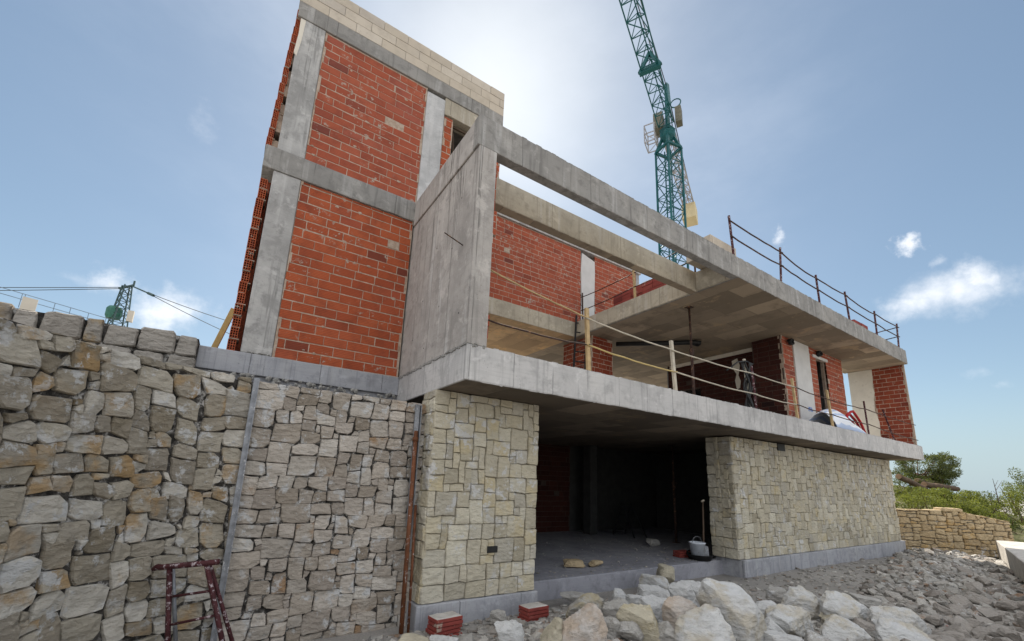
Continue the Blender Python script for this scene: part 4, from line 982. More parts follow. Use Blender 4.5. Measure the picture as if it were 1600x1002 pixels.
# ================================================================== YARD CLUTTER
rn = random.Random(15)
names = ['topmost', 'second from top', 'third from top', 'fourth from top', 'bottom']
def flat_bricks(cx, cy, z0, rot, n, where, group, top_mat=True):
    for k in range(n):
        b = MB(); b.box(-.165, .165, -.10, .10, 0, .036)
        o_ = MB.build(b, 'flat_brick', 'brick_flat', bevel=.004)
        for g in range(4): pass
        o_.location = (cx+rn.uniform(-.01, .01), cy+rn.uniform(-.01, .01), z0+k*.043); o_.rotation_euler = (0, 0, rot+rn.uniform(-.05, .05))
        WLOC[o_.name] = V3(o_.location)
        nm_ = names[n-1-k] if n-1-k < n-1 else 'bottom'
        tag(o_, f'flat red brick, {nm_} of stack {where}', 'brick', group)
    if top_mat:
        b = MB(); rr = random.Random(n)
        P_ = [(x_*rr.uniform(.94, 1.02), y_*rr.uniform(.92, 1.03)) for x_, y_ in [(-.16, -.095), (-.08, -.095), (0, -.095), (.08, -.095), (.16, -.095), (.16, 0), (.16, .095), (.08, .095), (0, .095), (-.08, .095), (-.16, .095), (-.16, 0)]]
        b.poly([(x_, y_, .0362) for x_, y_ in P_]+[(x_*.85, y_*.85, .043+rr.uniform(0, .004)) for x_, y_ in P_], [(i, (i+1) % 12, 12+(i+1) % 12, 12+i) for i in range(12)]+[tuple(range(12, 24))])
        mo = b.build('mortar_smear', 'concrete_kerb'); mo.parent = o_
flat_bricks(2.30, 4.72, gz(2.3, 4.72)-.01, .12, 5, 'before left corner of pier', 'flat red bricks stacked at the left corner of the pier')
flat_bricks(3.52, 4.72, gz(3.52, 4.72)-.01, .05, 4, 'before right corner of pier', 'flat red bricks stacked at the right corner of the pier')
flat_bricks(8.35, 6.0, -1.450, -.2, 3, 'in the dark room', 'flat red bricks stacked inside the dark room', False)
# bucket standing in a rubber tub
bx, by = 8.32, 5.62
r = thing('rubber_tub', (bx+.1, by, -1.45), 'flat black rubber mortar tub under the white bucket', 'tub')
b = MB(); b.lathe([(.0, .004), (.20, .004), (.25, .10), (.262, .105), (.262, .115), (.24, .112), (.19, .02), (.0, .016)], (bx+.08, by, -1.452), 28); b.build('basin', 'rubber', r, smooth=True)
b = MB(); b.tube([(bx+.08+.26*math.cos(a), by+.26*math.sin(a), -1.452+.10+.05*math.sin((a-1)*3)) for a in (1.0, 1.3, 1.6, 1.9)], .015, 6); b.build('handle', 'rubber', r, smooth=True)
r = thing('bucket', (bx, by, -1.43), 'white plastic bucket with wire handle in the dark doorway', 'bucket')
b = MB(); b.lathe([(0, 0), (.115, 0), (.15, .30), (.162, .30), (.162, .325), (.147, .325), (.11, .015), (0, .015)], (bx, by, -1.43), 28); b.build('shell', 'bucket', r, smooth=True)
b = MB(); b.tube([(bx-.155*math.cos(a), by, -1.43+.31+.13*math.sin(a)) for a in [i*PI/10 for i in range(11)]], .005, 6); b.build('handle', 'galvanised', r, smooth=True)
b = MB(); b.lathe([(.0, .24), (.139, .24)], (bx, by, -1.43), 28); b.build('mortar_fill', 'mortar_grey', r)
r = thing('shovel', (8.66, 5.75, -1.45), 'shovel leaning in the dark against the right stone jamb', 'shovel')
b = MB(); b.tube([(8.50, 5.6, -1.30), (8.72, 5.7, -.30)], .018, 8); b.build('shaft', 'dark_timber', r, smooth=True)
b = MB(); b.poly([(8.40, 5.55, -1.44), (8.56, 5.52, -1.44), (8.60, 5.56, -1.20), (8.50, 5.6, -1.16), (8.42, 5.6, -1.20)]+[(8.40, 5.56, -1.44), (8.56, 5.53, -1.44), (8.60, 5.57, -1.20), (8.50, 5.61, -1.16), (8.42, 5.61, -1.20)], [(0, 1, 2, 3, 4), (9, 8, 7, 6, 5)]+[(k, 5+k, 5+(k+1) % 5, (k+1) % 5) for k in range(5)]); b.build('blade', 'galvanised', r)
b = MB(); b.tube([(8.68, 5.7, -.30), (8.76, 5.7, -.28)], .02, 8); b.build('grip', 'wood_pale', r)
# step ladder deep in the room
r = thing('step_ladder', (9.9, 9.2, -1.452), 'dark step ladder standing deep inside the unlit ground floor room', 'step ladder')
for s in (0, .5):
    b = MB(); b.bar((9.75+s, 9.3, -1.45), (9.85+s*.7, 9.0, -.55), .04, .03); b.build('stile', 'iron_black', r)
    b = MB(); b.bar((9.75+s, 8.5, -1.45), (9.85+s*.7, 8.97, -.55), .03, .03); b.build('rear_leg', 'iron_black', r)
for k in range(4):
    f_ = (k+.6)/4; b = MB(); b.box(9.77+.09*f_, 10.23-.05*f_, 9.25-.28*f_-.04, 9.25-.28*f_+.04, -1.45+.9*f_-.012, -1.45+.9*f_+.012); b.build('tread', 'iron_black', r)

# ================================================================== BOULDERS
def ico(sub):
    bm = bmesh.new(); bmesh.ops.create_icosphere(bm, subdivisions=sub, radius=1); bm.verts.index_update()
    v = np.array([x.co[:] for x in bm.verts]); f = [tuple(q.index for q in x.verts) for x in bm.faces]; bm.free(); return v, f
ICO4, ICOF4 = ico(4); ICO3, ICOF3 = ico(3); ICO1, ICOF1 = ico(1)
def rock_shape(seed, form='dome', vf=(None, None), rough=.03, outline=None, chip=.15):
    rn = np.random.RandomState(seed); v, f = vf if vf[0] is not None else (ICO4, ICOF4)
    pl = []
    for i in range(7 if outline is None else 1):
        n = rn.normal(size=3); n /= np.linalg.norm(n)
        if outline is not None and abs(n[1]) < .35: continue
        pl.append((n, rn.uniform(.58, .86)))
    def add(n, d): n = np.array(n, float); n /= np.linalg.norm(n); pl.append((n, d))
    if outline is not None:
        # planes through the edges of a convex profile, each leaning a little in depth
        m_ = len(outline)
        for i in range(m_):
            a, b = np.array(outline[i]), np.array(outline[(i+1) % m_]); e = b-a; n2 = np.array([e[1], -e[0]]); L = np.linalg.norm(n2)
            if L < 1e-6: continue
            n2 /= L; d = n2@a
            if d < 0: n2, d = -n2, -d
            ph = rn.uniform(-.95, .1); pl.append((np.array([n2[0]*math.cos(ph), math.sin(ph), n2[1]*math.cos(ph)]), max(d, .12)*math.cos(ph)))
        for q in range(2): add((rn.uniform(-.9, .9)*(1 if q else -1), -1, rn.uniform(-.2, .8)), rn.uniform(.30, .50))
        add((0, 1, 0), .75); add((rn.uniform(-.5, .5), -.35, 1), rn.uniform(.45, .62))
    if form == 'wedge': add((.75, -.1, .6), .42); add((-.8, -.1, .55), .45); add((0, -.8, .5), .6)
    if form == 'spike': add((.93, 0, .38), .36); add((-.93, 0, .38), .34); add((0, -.9, .4), .5)
    if form == 'slab': add((.12, -.25, .95), .5); add((0, -1, .1), .62); add((-1, 0, .2), .8)
    if form == 'cube': add((0, -1, .15), .6); add((-1, 0, .1), .62); add((1, 0, .1), .62); add((.1, -.1, 1), .62)
    if form == 'leanr': add((.82, -.25, .5), .34); add((-.9, -.3, .12), .62); add((-.2, -.95, .15), .5)
    if form == 'leanl': add((-.78, -.25, .55), .36); add((.9, -.3, .12), .62); add((.2, -.95, .15), .5)
    rs_ = []
    for n, d in pl:
        c = v@n; rs_.append(np.where(c > .04, d/np.maximum(c, .04), 9.))
    rs_ = np.sort(np.array(rs_), 0)
    k = 75.; r = rs_[0]-np.log(np.exp(-k*(rs_[:4]-rs_[0])).sum(0))/k          # arrises only just worn
    r = np.clip(r, .15, 1.25); p = v*r[:, None]
    off = rn.uniform(0, 50, 3); bed = rn.uniform(-.5, .5)
    for i in range(len(p)):
        q = V3(p[i]*1.7+off); dn = noise.fractal(q, .75, 2.1, 6)
        # bedding: ledges across the block
        dn += .45*abs(noise.noise(V3((p[i][0]*1.3+off[0], p[i][1]*1.3, (p[i][2]+bed*p[i][0])*7+off[2]))))-.12
        # chipped faces: shallow scallops that meet in arrises
        v1 = noise.voronoi(V3(p[i]*2.1+off))[0][0]; v3 = noise.voronoi(V3(p[i]*5.5+off[::-1]))[0][0]
        p[i] = p[i]*(1+rough*dn-chip*(v1-.4)-chip*.38*(v3-.4))
    if outline is None: p = (p-(p.max(0)+p.min(0))/2)/((p.max(0)-p.min(0))/2)
    return p, f
CR = np.array([R[0][0], R[0][1], 0]); CR /= np.linalg.norm(CR); CF = np.array([-CR[1], CR[0], 0])
ICO5, ICOF5 = ico(5)
def boulder(u, v, wp, hp, form, mat, label, lift=0., deep=.9, seed=0, sink=.38, outline=None):
    if outline:
        us, vs = [q[0] for q in outline], [q[1] for q in outline]; u, v, wp, hp = (min(us)+max(us))/2, (min(vs)+max(vs))/2, max(us)-min(us), max(vs)-min(vs)
    d = ray(u, v); t = (GZ+lift)/(d[2]-sink*hp/FPX); c = d*t; k = t/FPX
    if outline:
        s = (wp+hp)/4; p, f = rock_shape(seed, 'profile', (ICO5, ICOF5) if wp > 50 else (ICO4, ICOF4), .036, [((a-u)/s, (v-b)/s) for a, b in outline])
        x, y, z = p[:, 0]*s*k*1.03, p[:, 1]*s*k*deep*1.05, p[:, 2]*s*k
        z = np.where(z < 0, z*1.3, z)
    else:
        a, h = wp*k/2, hp*k/2; p, f = rock_shape(seed, form); x, z, y = p[:, 0]*a, p[:, 2]*h, p[:, 1]*deep*(a+h)/2
    P_ = CR[None]*x[:, None]+CF[None]*y[:, None]; P_[:, 2] += z; P_ += c[None]
    b = MB(); b.poly(P_, f); base = (c[0], c[1], P_[:, 2].min())
    o_ = b.build('boulder', mat, rel=base)
    return tag(o_, label, 'boulder', 'quarried boulders heaped in the foreground')
OUT = {0: [(884, 958), (890, 948), (916, 931), (930, 929), (943, 938), (944, 950), (938, 968), (886, 970)],
 1: [(862, 1002), (880, 990), (895, 965), (908, 953), (918, 951), (930, 958), (940, 975), (947, 995), (946, 1020), (862, 1020)],
 2: [(946, 940), (960, 936), (978, 945), (985, 965), (978, 976), (955, 974), (945, 955)],
 3: [(957, 940), (960, 926), (966, 919), (974, 926), (985, 940), (980, 948), (960, 946)],
 6: [(977, 952), (1003, 938), (1010, 940), (1033, 990), (1031, 1015), (1012, 1015), (990, 975)],
 7: [(1003, 945), (1010, 931), (1025, 935), (1050, 945), (1052, 960), (1045, 975), (1030, 978), (1010, 960)],
 8: [(996, 910), (1008, 901), (1026, 903), (1051, 914), (1050, 920), (1010, 921), (998, 919)],
 11: [(1048, 925), (1050, 914), (1075, 910), (1082, 920), (1092, 943), (1080, 948), (1050, 940)],
 12: [(1064, 909), (1094, 907), (1108, 925), (1106, 945), (1090, 945), (1078, 925)],
 13: [(1049, 945), (1056, 932), (1064, 930), (1082, 940), (1106, 965), (1104, 985), (1065, 1002), (1055, 985)],
 14: [(1062, 1000), (1068, 985), (1086, 966), (1106, 959), (1122, 961), (1138, 975), (1148, 1000), (1146, 1030), (1062, 1030)],
 15: [(1117, 930), (1119, 908), (1126, 896), (1146, 895), (1162, 905), (1182, 942), (1198, 972), (1200, 985), (1192, 1020), (1150, 1015), (1128, 975)],
 17: [(1224, 955), (1242, 935), (1262, 921), (1266, 922), (1280, 940), (1292, 962), (1284, 969), (1240, 968)],
 18: [(1194, 965), (1215, 958), (1280, 966), (1294, 975), (1292, 992), (1250, 998), (1200, 988)],
 19: [(1286, 950), (1300, 939), (1328, 937), (1356, 948), (1369, 965), (1371, 978), (1340, 982), (1296, 975)],
 21: [(1293, 995), (1305, 982), (1330, 973), (1345, 978), (1366, 1002), (1366, 1020), (1294, 1020)],
 22: [(1366, 962), (1376, 953), (1410, 954), (1436, 962), (1452, 978), (1460, 992), (1450, 1000), (1380, 992)],
 23: [(1371, 996), (1392, 985), (1440, 992), (1472, 1003), (1470, 1020), (1372, 1020)],
 27: [(770, 977), (795, 972), (800, 974), (816, 1002), (814, 1015), (790, 1015)]}
BL = [
 (914, 950, 64, 50, 'dome', 'boulder_grey', 'grey domed boulder directly behind the pinkish one'),
 (905, 992, 92, 84, 'dome', 'boulder_pink', 'pinkish rounded boulder at the left front of the heap'),
 (964, 958, 46, 46, 'dome', 'boulder_grey', 'rounded dull grey boulder below the small pointed one'),
 (973, 934, 34, 32, 'spike', 'boulder', 'small white pointed boulder on the left rear of the heap'),
 (953, 985, 36, 40, 'dome', 'boulder_grey', 'small dark grey boulder tucked behind the pinkish one'),
 (984, 989, 44, 38, 'dome', 'boulder_grey', 'smooth grey oval boulder left of the tan slab'),
 (1006, 972, 62, 80, 'leanr', 'boulder_tan', 'tilted tan slab boulder with a flat ochre face'),
 (1030, 955, 56, 60, 'cube', 'boulder', 'pale boulder right behind the tan slab'),
 (1022, 912, 62, 26, 'slab', 'boulder', 'broad flat topped boulder below the small upright block by the step'),
 (1019, 932, 50, 30, 'cube', 'boulder', 'squared pale boulder under the broad flat topped one'),
 (1040, 898, 26, 30, 'cube', 'boulder_tan', 'small upright squared block in front of the floor step'),
 (1070, 930, 50, 40, 'slab', 'boulder', 'pale flat boulder left of the thin upright slab'),
 (1087, 928, 40, 44, 'leanr', 'boulder', 'thin upright slab just left of the giant leaning boulder'),
 (1078, 966, 62, 76, 'leanr', 'boulder_pink', 'angular boulder with pinkish brown face and white sloping top'),
 (1106, 996, 98, 86, 'dome', 'boulder', 'large pale rounded boulder at the bottom centre'),
 (1160, 952, 100, 120, 'leanr', 'boulder', 'giant leaning boulder with white sloping top, tallest of the heap'),
 (1202, 953, 50, 26, 'dome', 'boulder', 'low white boulder right beside the giant leaning one'),
 (1259, 946, 74, 54, 'wedge', 'boulder', 'white triangular boulder behind the long flat slab'),
 (1243, 980, 112, 46, 'slab', 'boulder', 'long flat pale slab boulder right of the giant one'),
 (1330, 960, 88, 48, 'dome', 'boulder', 'wide domed boulder right of the triangular one'),
 (1306, 966, 44, 24, 'wedge', 'boulder_tan', 'small greenish tan wedge under the triangular boulder'),
 (1330, 994, 80, 48, 'wedge', 'boulder', 'pale boulder sloping to the bottom edge below the wide domed one'),
 (1413, 976, 96, 50, 'slab', 'boulder', 'long pale boulder at the right end of the heap'),
 (1420, 1000, 104, 32, 'dome', 'boulder', 'low white boulder at the bottom right of the heap'),
 (1347, 942, 44, 28, 'slab', 'boulder_grey', 'dark grey slab peeking up behind the wide domed boulder'),
 (1221, 1002, 60, 26, 'dome', 'boulder', 'small white boulder at the bottom edge below the long slab'),
 (1158, 998, 26, 24, 'dome', 'boulder_grey', 'little grey boulder right of the large bottom centre one'),
 (792, 992, 46, 42, 'leanl', 'boulder', 'pale tilted slab alone on the gravel before the pier'),
 (778, 963, 28, 20, 'cube', 'boulder_grey', 'small grey cubic block on the gravel between the brick stacks'),
 (648, 1003, 56, 18, 'slab', 'boulder_tan', 'cream slab edge at the bottom in front of the rusty pole'),
 (694, 1002, 46, 14, 'slab', 'boulder', 'thin pale slab at the bottom below the left brick stack'),
 (895, 932, 44, 14, 'slab', 'boulder_grey', 'flat grey stone lying against the concrete floor step'),
 (864, 990, 40, 46, 'leanl', 'boulder_tan', 'buff sloping stone on the left flank of the pinkish boulder'),
 (936, 984, 50, 36, 'cube', 'boulder_grey', 'squared grey boulder wedged right of the pinkish one'),
 (1044, 992, 50, 40, 'wedge', 'boulder_grey', 'grey pointed boulder between the tan slab and the large bottom centre one'),
 (1206, 982, 50, 34, 'wedge', 'boulder', 'white wedge resting against the foot of the giant leaning boulder'),
 (1215, 930, 36, 20, 'cube', 'boulder_grey', 'small grey block on the gravel left of the triangular boulder'),
 (1110, 944, 40, 40, 'leanr', 'boulder', 'narrow pale boulder wedged behind the large bottom centre one'),
 (996, 945, 40, 30, 'cube', 'boulder', 'white block between the dull grey round boulder and the tan slab'),
 (1283, 1003, 60, 30, 'dome', 'boulder_grey', 'half hidden grey boulder at the bottom beside the small white one'),
]
for i, (u, v, a, h, fm, mt, lb) in enumerate(BL):
    boulder(u, v, a, h, fm, mt, lb, lift=.05, seed=200+i*7, sink=.42 if h > 40 else .5, outline=OUT.get(i))
# loose stones on the floor slab
def stone_at(p, a, b_, h, mat, label, cat, seed, name='stone', form='cube', rot=0, group=None):
    q, f = rock_shape(seed, form, (ICO3, ICOF3)); c_, s_ = math.cos(rot), math.sin(rot)
    x, y, z = q[:, 0]*a, q[:, 1]*b_, q[:, 2]*h; P_ = np.stack([p[0]+x*c_-y*s_, p[1]+x*s_+y*c_, p[2]+z+h*.9], 1)
    b = MB(); b.poly(P_, f); return tag(b.build(name, mat, rel=p), label, cat, group)
stone_at((5.35, 6.05, -1.452), .19, .12, .07, 'stone_terrace', 'longer tan stone lying on the concrete floor', 'stone', 31, rot=-.3)
stone_at((5.78, 5.95, -1.452), .15, .10, .06, 'stone_terrace', 'shorter tan stone on the concrete floor, right of its pair', 'stone', 32, rot=.2)
stone_at((9.05, 7.35, -1.452), .17, .13, .09, 'boulder_grey', 'grey stone alone deep in the shade of the room floor', 'stone', 33)
for (u, v, a, lb, sd_) in ((1418, 949, .12, 'dark red broken brick behind the long pale boulder', 41), (1475, 983, .17, 'dark red broken brick among rubble at the bottom right', 42)):
    p = atZ(u, v, GZ-.02); stone_at((p[0], p[1], gz(p[0], p[1])-.02), a, a*.6, a*.45, 'brick_flat', lb, 'brick', sd_, 'broken_brick', rot=.5)

# ================================================================== RUBBLE AND GRAVEL
rn = np.random.RandomState(5)
protos = []
for i in range(8):
    p, f = rock_shape(900+i, 'cube' if i % 2 else 'dome', (ICO1, ICOF1), .12); protos.append(p*np.array([1, .75, .42]))
chips = []
for i in range(6):
    a = np.sort(rn.uniform(0, 2*PI, 6)); r_ = rn.uniform(.7, 1.1, 6); top = np.stack([r_*np.cos(a), .7*r_*np.sin(a), np.full(6, .16)+rn.uniform(-.05, .08, 6)], 1); bot = top*np.array([1.05, 1.05, 0])+np.array([0, 0, -.16]); chips.append(np.concatenate([top, bot]))
CHF = [(0, 1, 2, 3, 4, 5)]+[(k, 6+k, 6+(k+1) % 6, (k+1) % 6) for k in range(6)]
def rotm(a, tx, ty):
    ca, sa = math.cos(a), math.sin(a); A = np.array([[ca, -sa, 0], [sa, ca, 0], [0, 0, 1]])
    B_ = np.array([[1, 0, tx], [0, 1, ty], [-tx, -ty, 1]]); return B_@A
LA, LB = atZ(1385, 975, GZ), atZ(1432, 869, GZ)
def LX(x, y):      # signed distance past the edge of the coarse rubble
    dx, dy = LB[0]-LA[0], LB[1]-LA[1]; return ((x-LA[0])*dy-(y-LA[1])*dx)/math.hypot(dx, dy)
def field_w(x, y):      # how coarse the rubble is: fine by the wall, coarse towards the kerb
    s_ = LX(x, y)
    return max(0, min(1, .5+s_*.45))
big = []; mbG = MB()
kerb_y = lambda x: 1.97+.22*(x-13.8)
for q in range(1700):      # debris packed between the boulders
    x = rn.uniform(2.0, 8.5); y = rn.uniform(1.9, 4.4)
    if abs((x*.531+y*.818)-4.9) > 1.1: continue
    s_ = rn.uniform(.02, .07)*(1+.8*(rn.rand() < .12)); P_ = protos[rn.randint(8)]*s_*np.array([1, 1, 1.5])
    mbG.poly(P_@rotm(rn.uniform(0, 6.3), rn.uniform(-.4, .4), rn.uniform(-.4, .4)).T+np.array([x, y, gz(x, y)+s_*.3]), ICOF1)
n = 0
while n < 14500:
    x = rn.uniform(-.6, 19.2)**1.0; y = rn.uniform(-.3, 4.97)
    if rn.rand() > min(1, 3.2/(1.2+.25*x)): continue
    if y < kerb_y(x)+.05 and x > 5: continue
    if x < .2 and y > 4.6: continue
    n += 1; w_ = field_w(x, y); z = gz(x, y)
    if x > 5.5 and w_ > .30 and rn.rand() < .15+.75*w_:
        s_ = rn.uniform(.035, .085)*(1+1.1*w_*rn.rand()**2); big.append((s_, x, y, z)); continue
    if x > 6 and w_ <= .3 and rn.rand() < .78: continue
    if rn.rand() < .25 or (x > 9 and rn.rand() < .4):
        s_ = rn.uniform(.018, .05)*(1+.5*w_); P_ = protos[rn.randint(8)]*s_
        M_ = rotm(rn.uniform(0, 6.3), rn.uniform(-.3, .3), rn.uniform(-.3, .3)); P_ = P_@M_.T+np.array([x, y, z+s_*.2]); mbG.poly(P_, ICOF1)
    else:
        s_ = rn.uniform(.02, .07)*(1+.6*(rn.rand() < .08)); P_ = chips[rn.randint(6)]*s_
        M_ = rotm(rn.uniform(0, 6.3), rn.uniform(-.35, .35), rn.uniform(-.35, .35)); P_ = P_@M_.T+np.array([x, y, z+s_*.12]); mbG.poly(P_, CHF)
tag(mbG.build('gravel', 'rubble'), kind='stuff')
# the coarse rubble: pieces one could pick up, the largest in view as things of their own
big.sort(key=lambda q: -q[0]/math.hypot(q[1], q[2])); mbR = MB(); rp = []
for i in range(10):
    p, f = rock_shape(950+i, ['cube', 'dome', 'slab', 'wedge'][i % 4], (ICO3 if i < 0 else ICO1, ICOF1), .10)
    p2, f2 = rock_shape(950+i, ['cube', 'dome', 'slab', 'wedge'][i % 4], (ICO3, ICOF3), .05); p2 = p2*np.array([1, .75, .62])
    me = bpy.data.meshes.new('rubble_piece'); me.from_pydata(p2.tolist(), [], f2); me.materials.append(MAT['rubble']); rp.append((me, p*np.array([1, .75, .55])))
for i, (s_, x, y, z) in enumerate(big):
    me, pv = rp[rn.randint(10)]; a, tx, ty = rn.uniform(0, 6.3), rn.uniform(-.6, .6), rn.uniform(-.6, .6)
    if i < 290:
        o_ = bpy.data.objects.new('rubble_piece', me); COL.objects.link(o_); o_.location = (x, y, z+s_*.4+rn.uniform(0, .19)*field_w(x, y)); o_.rotation_euler = (tx, ty, a); o_.scale = (s_, s_, s_)
        tag(o_, 'grey angular rubble piece lying loose in the rubble field by the kerb', 'rubble', 'rubble pieces strewn before the kerb')
    else: mbR.poly((pv*s_)@rotm(a, tx, ty).T+np.array([x, y, z+s_*.4+rn.uniform(0, .10)*field_w(x, y)]), ICOF1)
crm = MB()
for q in range(420):
    x, y = rn.uniform(3.9, 9.6), 5.5+rn.rand()**1.6*3.5; s_ = rn.uniform(.006, .022)*(1+.9*(rn.rand() < .06)); P_ = protos[rn.randint(8)]*s_
    crm.poly(P_@rotm(rn.uniform(0, 6.3), 0, 0).T+np.array([x, y, -1.452+s_*.25]), ICOF1)
tag(crm.build('floor_crumbs', 'rubble'), kind='stuff')
if mbR.v: tag(mbR.build('coarse_rubble', 'rubble'), kind='stuff')

# ================================================================== RIGHT SIDE: terrace wall, kerb, hillside
rnd = random.Random(201)
TD = V3((.795, -.607, 0)); TN = V3((-.607, -.795, 0)); T0 = V3((18.45, 5.43, 0))
d = ray(1583, 840); s_end = 4.4
# where the ray through the wall's right end meets the wall line
den = d[0]*TD.y-d[1]*TD.x; s_end = (T0.x*d[1]-T0.y*d[0])/den*1.0
s_end = s_end if 2.5 < s_end < 8 else 4.6
pt_ = ashlar(s_end, 1.42, .10, rnd, [(3, 1), (4, 2), (3, 2), (2, 1), (5, 2), (3, 1), (2, 2), (4, 1)], .3)
tcut = lambda P: clip_poly(clip_poly(P, (s_end*.72, 1.30), (.17, 1)), (0, 1.36), (-.02, 1))
pt_ = [q for q in (tcut(P) for P in pt_) if len(q) > 2]
pt_.append([(s_end*.45, 1.345), (s_end*.64, 1.335), (s_end*.635, 1.47), (s_end*.455, 1.475)])
def Ft(x, y, d_): p = T0+TD*x+TN*d_; return V3((p.x, p.y, -1.82+y))
def bk(c):
    a = T0-TN*.03; e = T0-TN*.5
    c.poly([Ft(0, 0, -.035), Ft(s_end, 0, -.035), Ft(s_end, 1.08, -.035), Ft(s_end*.7, 1.28, -.035), Ft(0, 1.33, -.035), Ft(0, 0, -.5), Ft(s_end, 0, -.5), Ft(s_end, 1.08, -.5), Ft(s_end*.7, 1.28, -.5), Ft(0, 1.33, -.5)],
           [(0, 1, 2, 3, 4), (9, 8, 7, 6, 5)]+[(k, 5+k, 5+(k+1) % 5, (k+1) % 5) for k in range(5)])
wall_thing('terrace_wall', 'low honey coloured dry stone wall beyond the right end of the house', (20, 4.2, -1.8), pt_, Ft, ('stone_terrace', 'joint_pale'), rnd, bk, gap=.008, depth=.3, proud=.02, rough=.012, edge=.008, rnd_f=.14)
ku = V3((.9766, .215, 0)); kn = V3((.215, -.9766, 0)); k0 = V3((20.3, kerb_y(20.3), 0))
b = MB(); n = 16; V = []
for i in range(n+1):
    p = k0-ku*(i*14.5/n); q = p+kn*.9; jz = .012*noise.noise((i*.9, 2, 5))
    V += [(p.x, p.y, GZ-.3), (p.x, p.y, -1.25+jz), (q.x, q.y, -1.25+jz), (q.x, q.y, GZ-.3)]
b.poly(V, [(4*i+k, 4*i+4+k, 4*i+4+(k+1) % 4, 4*i+(k+1) % 4) for i in range(n) for k in range(4)]+[(0, 1, 2, 3), (4*n+3, 4*n+2, 4*n+1, 4*n)])
tag(b.build('kerb_wall', 'concrete_kerb', rel=(14, 2, GZ), bevel=.02), 'low thick pale concrete kerb wall along the right side of the rubble field', 'kerb')
def hz(x, y):
    z = -1.75+1.75*math.exp(-(((x-27.5)/6.5)**2+((y-8.5)/4.0)**2))+.55*max(0, min(1, (x-21)/4))
    z -= .09*max(0, x-30)
    return z+.12*noise.noise((x*.5, y*.5, 1))
hb = MB(); gridsheet(hb, [18.6+.5*i for i in range(60)], [-9+.5*i for i in range(62)], lambda x, y: hz(x, y) if (V3((x, y, 0))-T0).dot(TN) < -.3 else -2.1)
m, t = new_mat('scrub_soil'); n1 = t.noise(t.pos, 2.2, 6, .65)
t.l.new(t.ramp(n1, [(.3, (.07, .075, .03)), (.5, (.13, .13, .05)), (.7, (.24, .20, .13))]), t.b.inputs['Base Color']); t.l.new(t.bump(n1, .8, .1), t.b.inputs['Normal']); MAT['scrub_soil'] = m
tag(hb.build('hillside', 'scrub_soil', smooth=True), kind='structure')
# ---- vegetation
def leaves(b, c, rad, n, ls, seed, asp=.45, clumps=9, core=.35):
    rr = np.random.RandomState(seed); c = np.array(c, float); rad = np.array(rad, float)
    cc = []
    for i in range(clumps):
        q = rr.normal(size=3); q /= np.linalg.norm(q); cc.append((q*rr.uniform(.25, .8), rr.uniform(.28, .5)))
    for i in range(n):
        q0, cr = cc[rr.randint(clumps)]; q = rr.normal(size=3); q /= np.linalg.norm(q); q = q0+q*cr*rr.uniform(core, 1)**.5
        p = c+q*rad; a = rr.normal(size=3); a[2] += .35; a /= np.linalg.norm(a); e = np.cross(a, rr.normal(size=3)); e /= np.linalg.norm(e)+1e-9
        l_ = ls*rr.uniform(.6, 1.3); w2 = l_*asp
        b.poly([p, p+a*l_*.5+e*w2*.5, p+a*l_, p+a*l_*.5-e*w2*.5], [(0, 1, 2, 3)])
def stems(b, base, c, rad, n, r0, seed):
    rr = np.random.RandomState(seed); base = np.array(base, float); c = np.array(c, float)
    for i in range(n):
        q = rr.normal(size=3); q /= np.linalg.norm(q); e = c+q*np.array(rad)*.75; m_ = base*.45+e*.55+rr.normal(size=3)*.06
        b.tube([base, m_, e], [r0, r0*.6, r0*.25], 5)
def shrub(u, v, wp, hp, D, mat, label, seed, n=900, ls=.10, name='shrub'):
    c = at(u, v, D); a, h = wp*D/FPX/2, hp*D/FPX/2; base = (c[0], c[1], min(hz(c[0], c[1]), c[2]-h*.8))
    r_ = thing(name, base, label, 'shrub')
    b = MB(); leaves(b, c, (a, a, h), n, ls, seed); b.build('foliage', mat, r_)
    b = MB(); stems(b, base, c, (a, a, h), 7, .03, seed); b.build('stems', 'bark', r_)
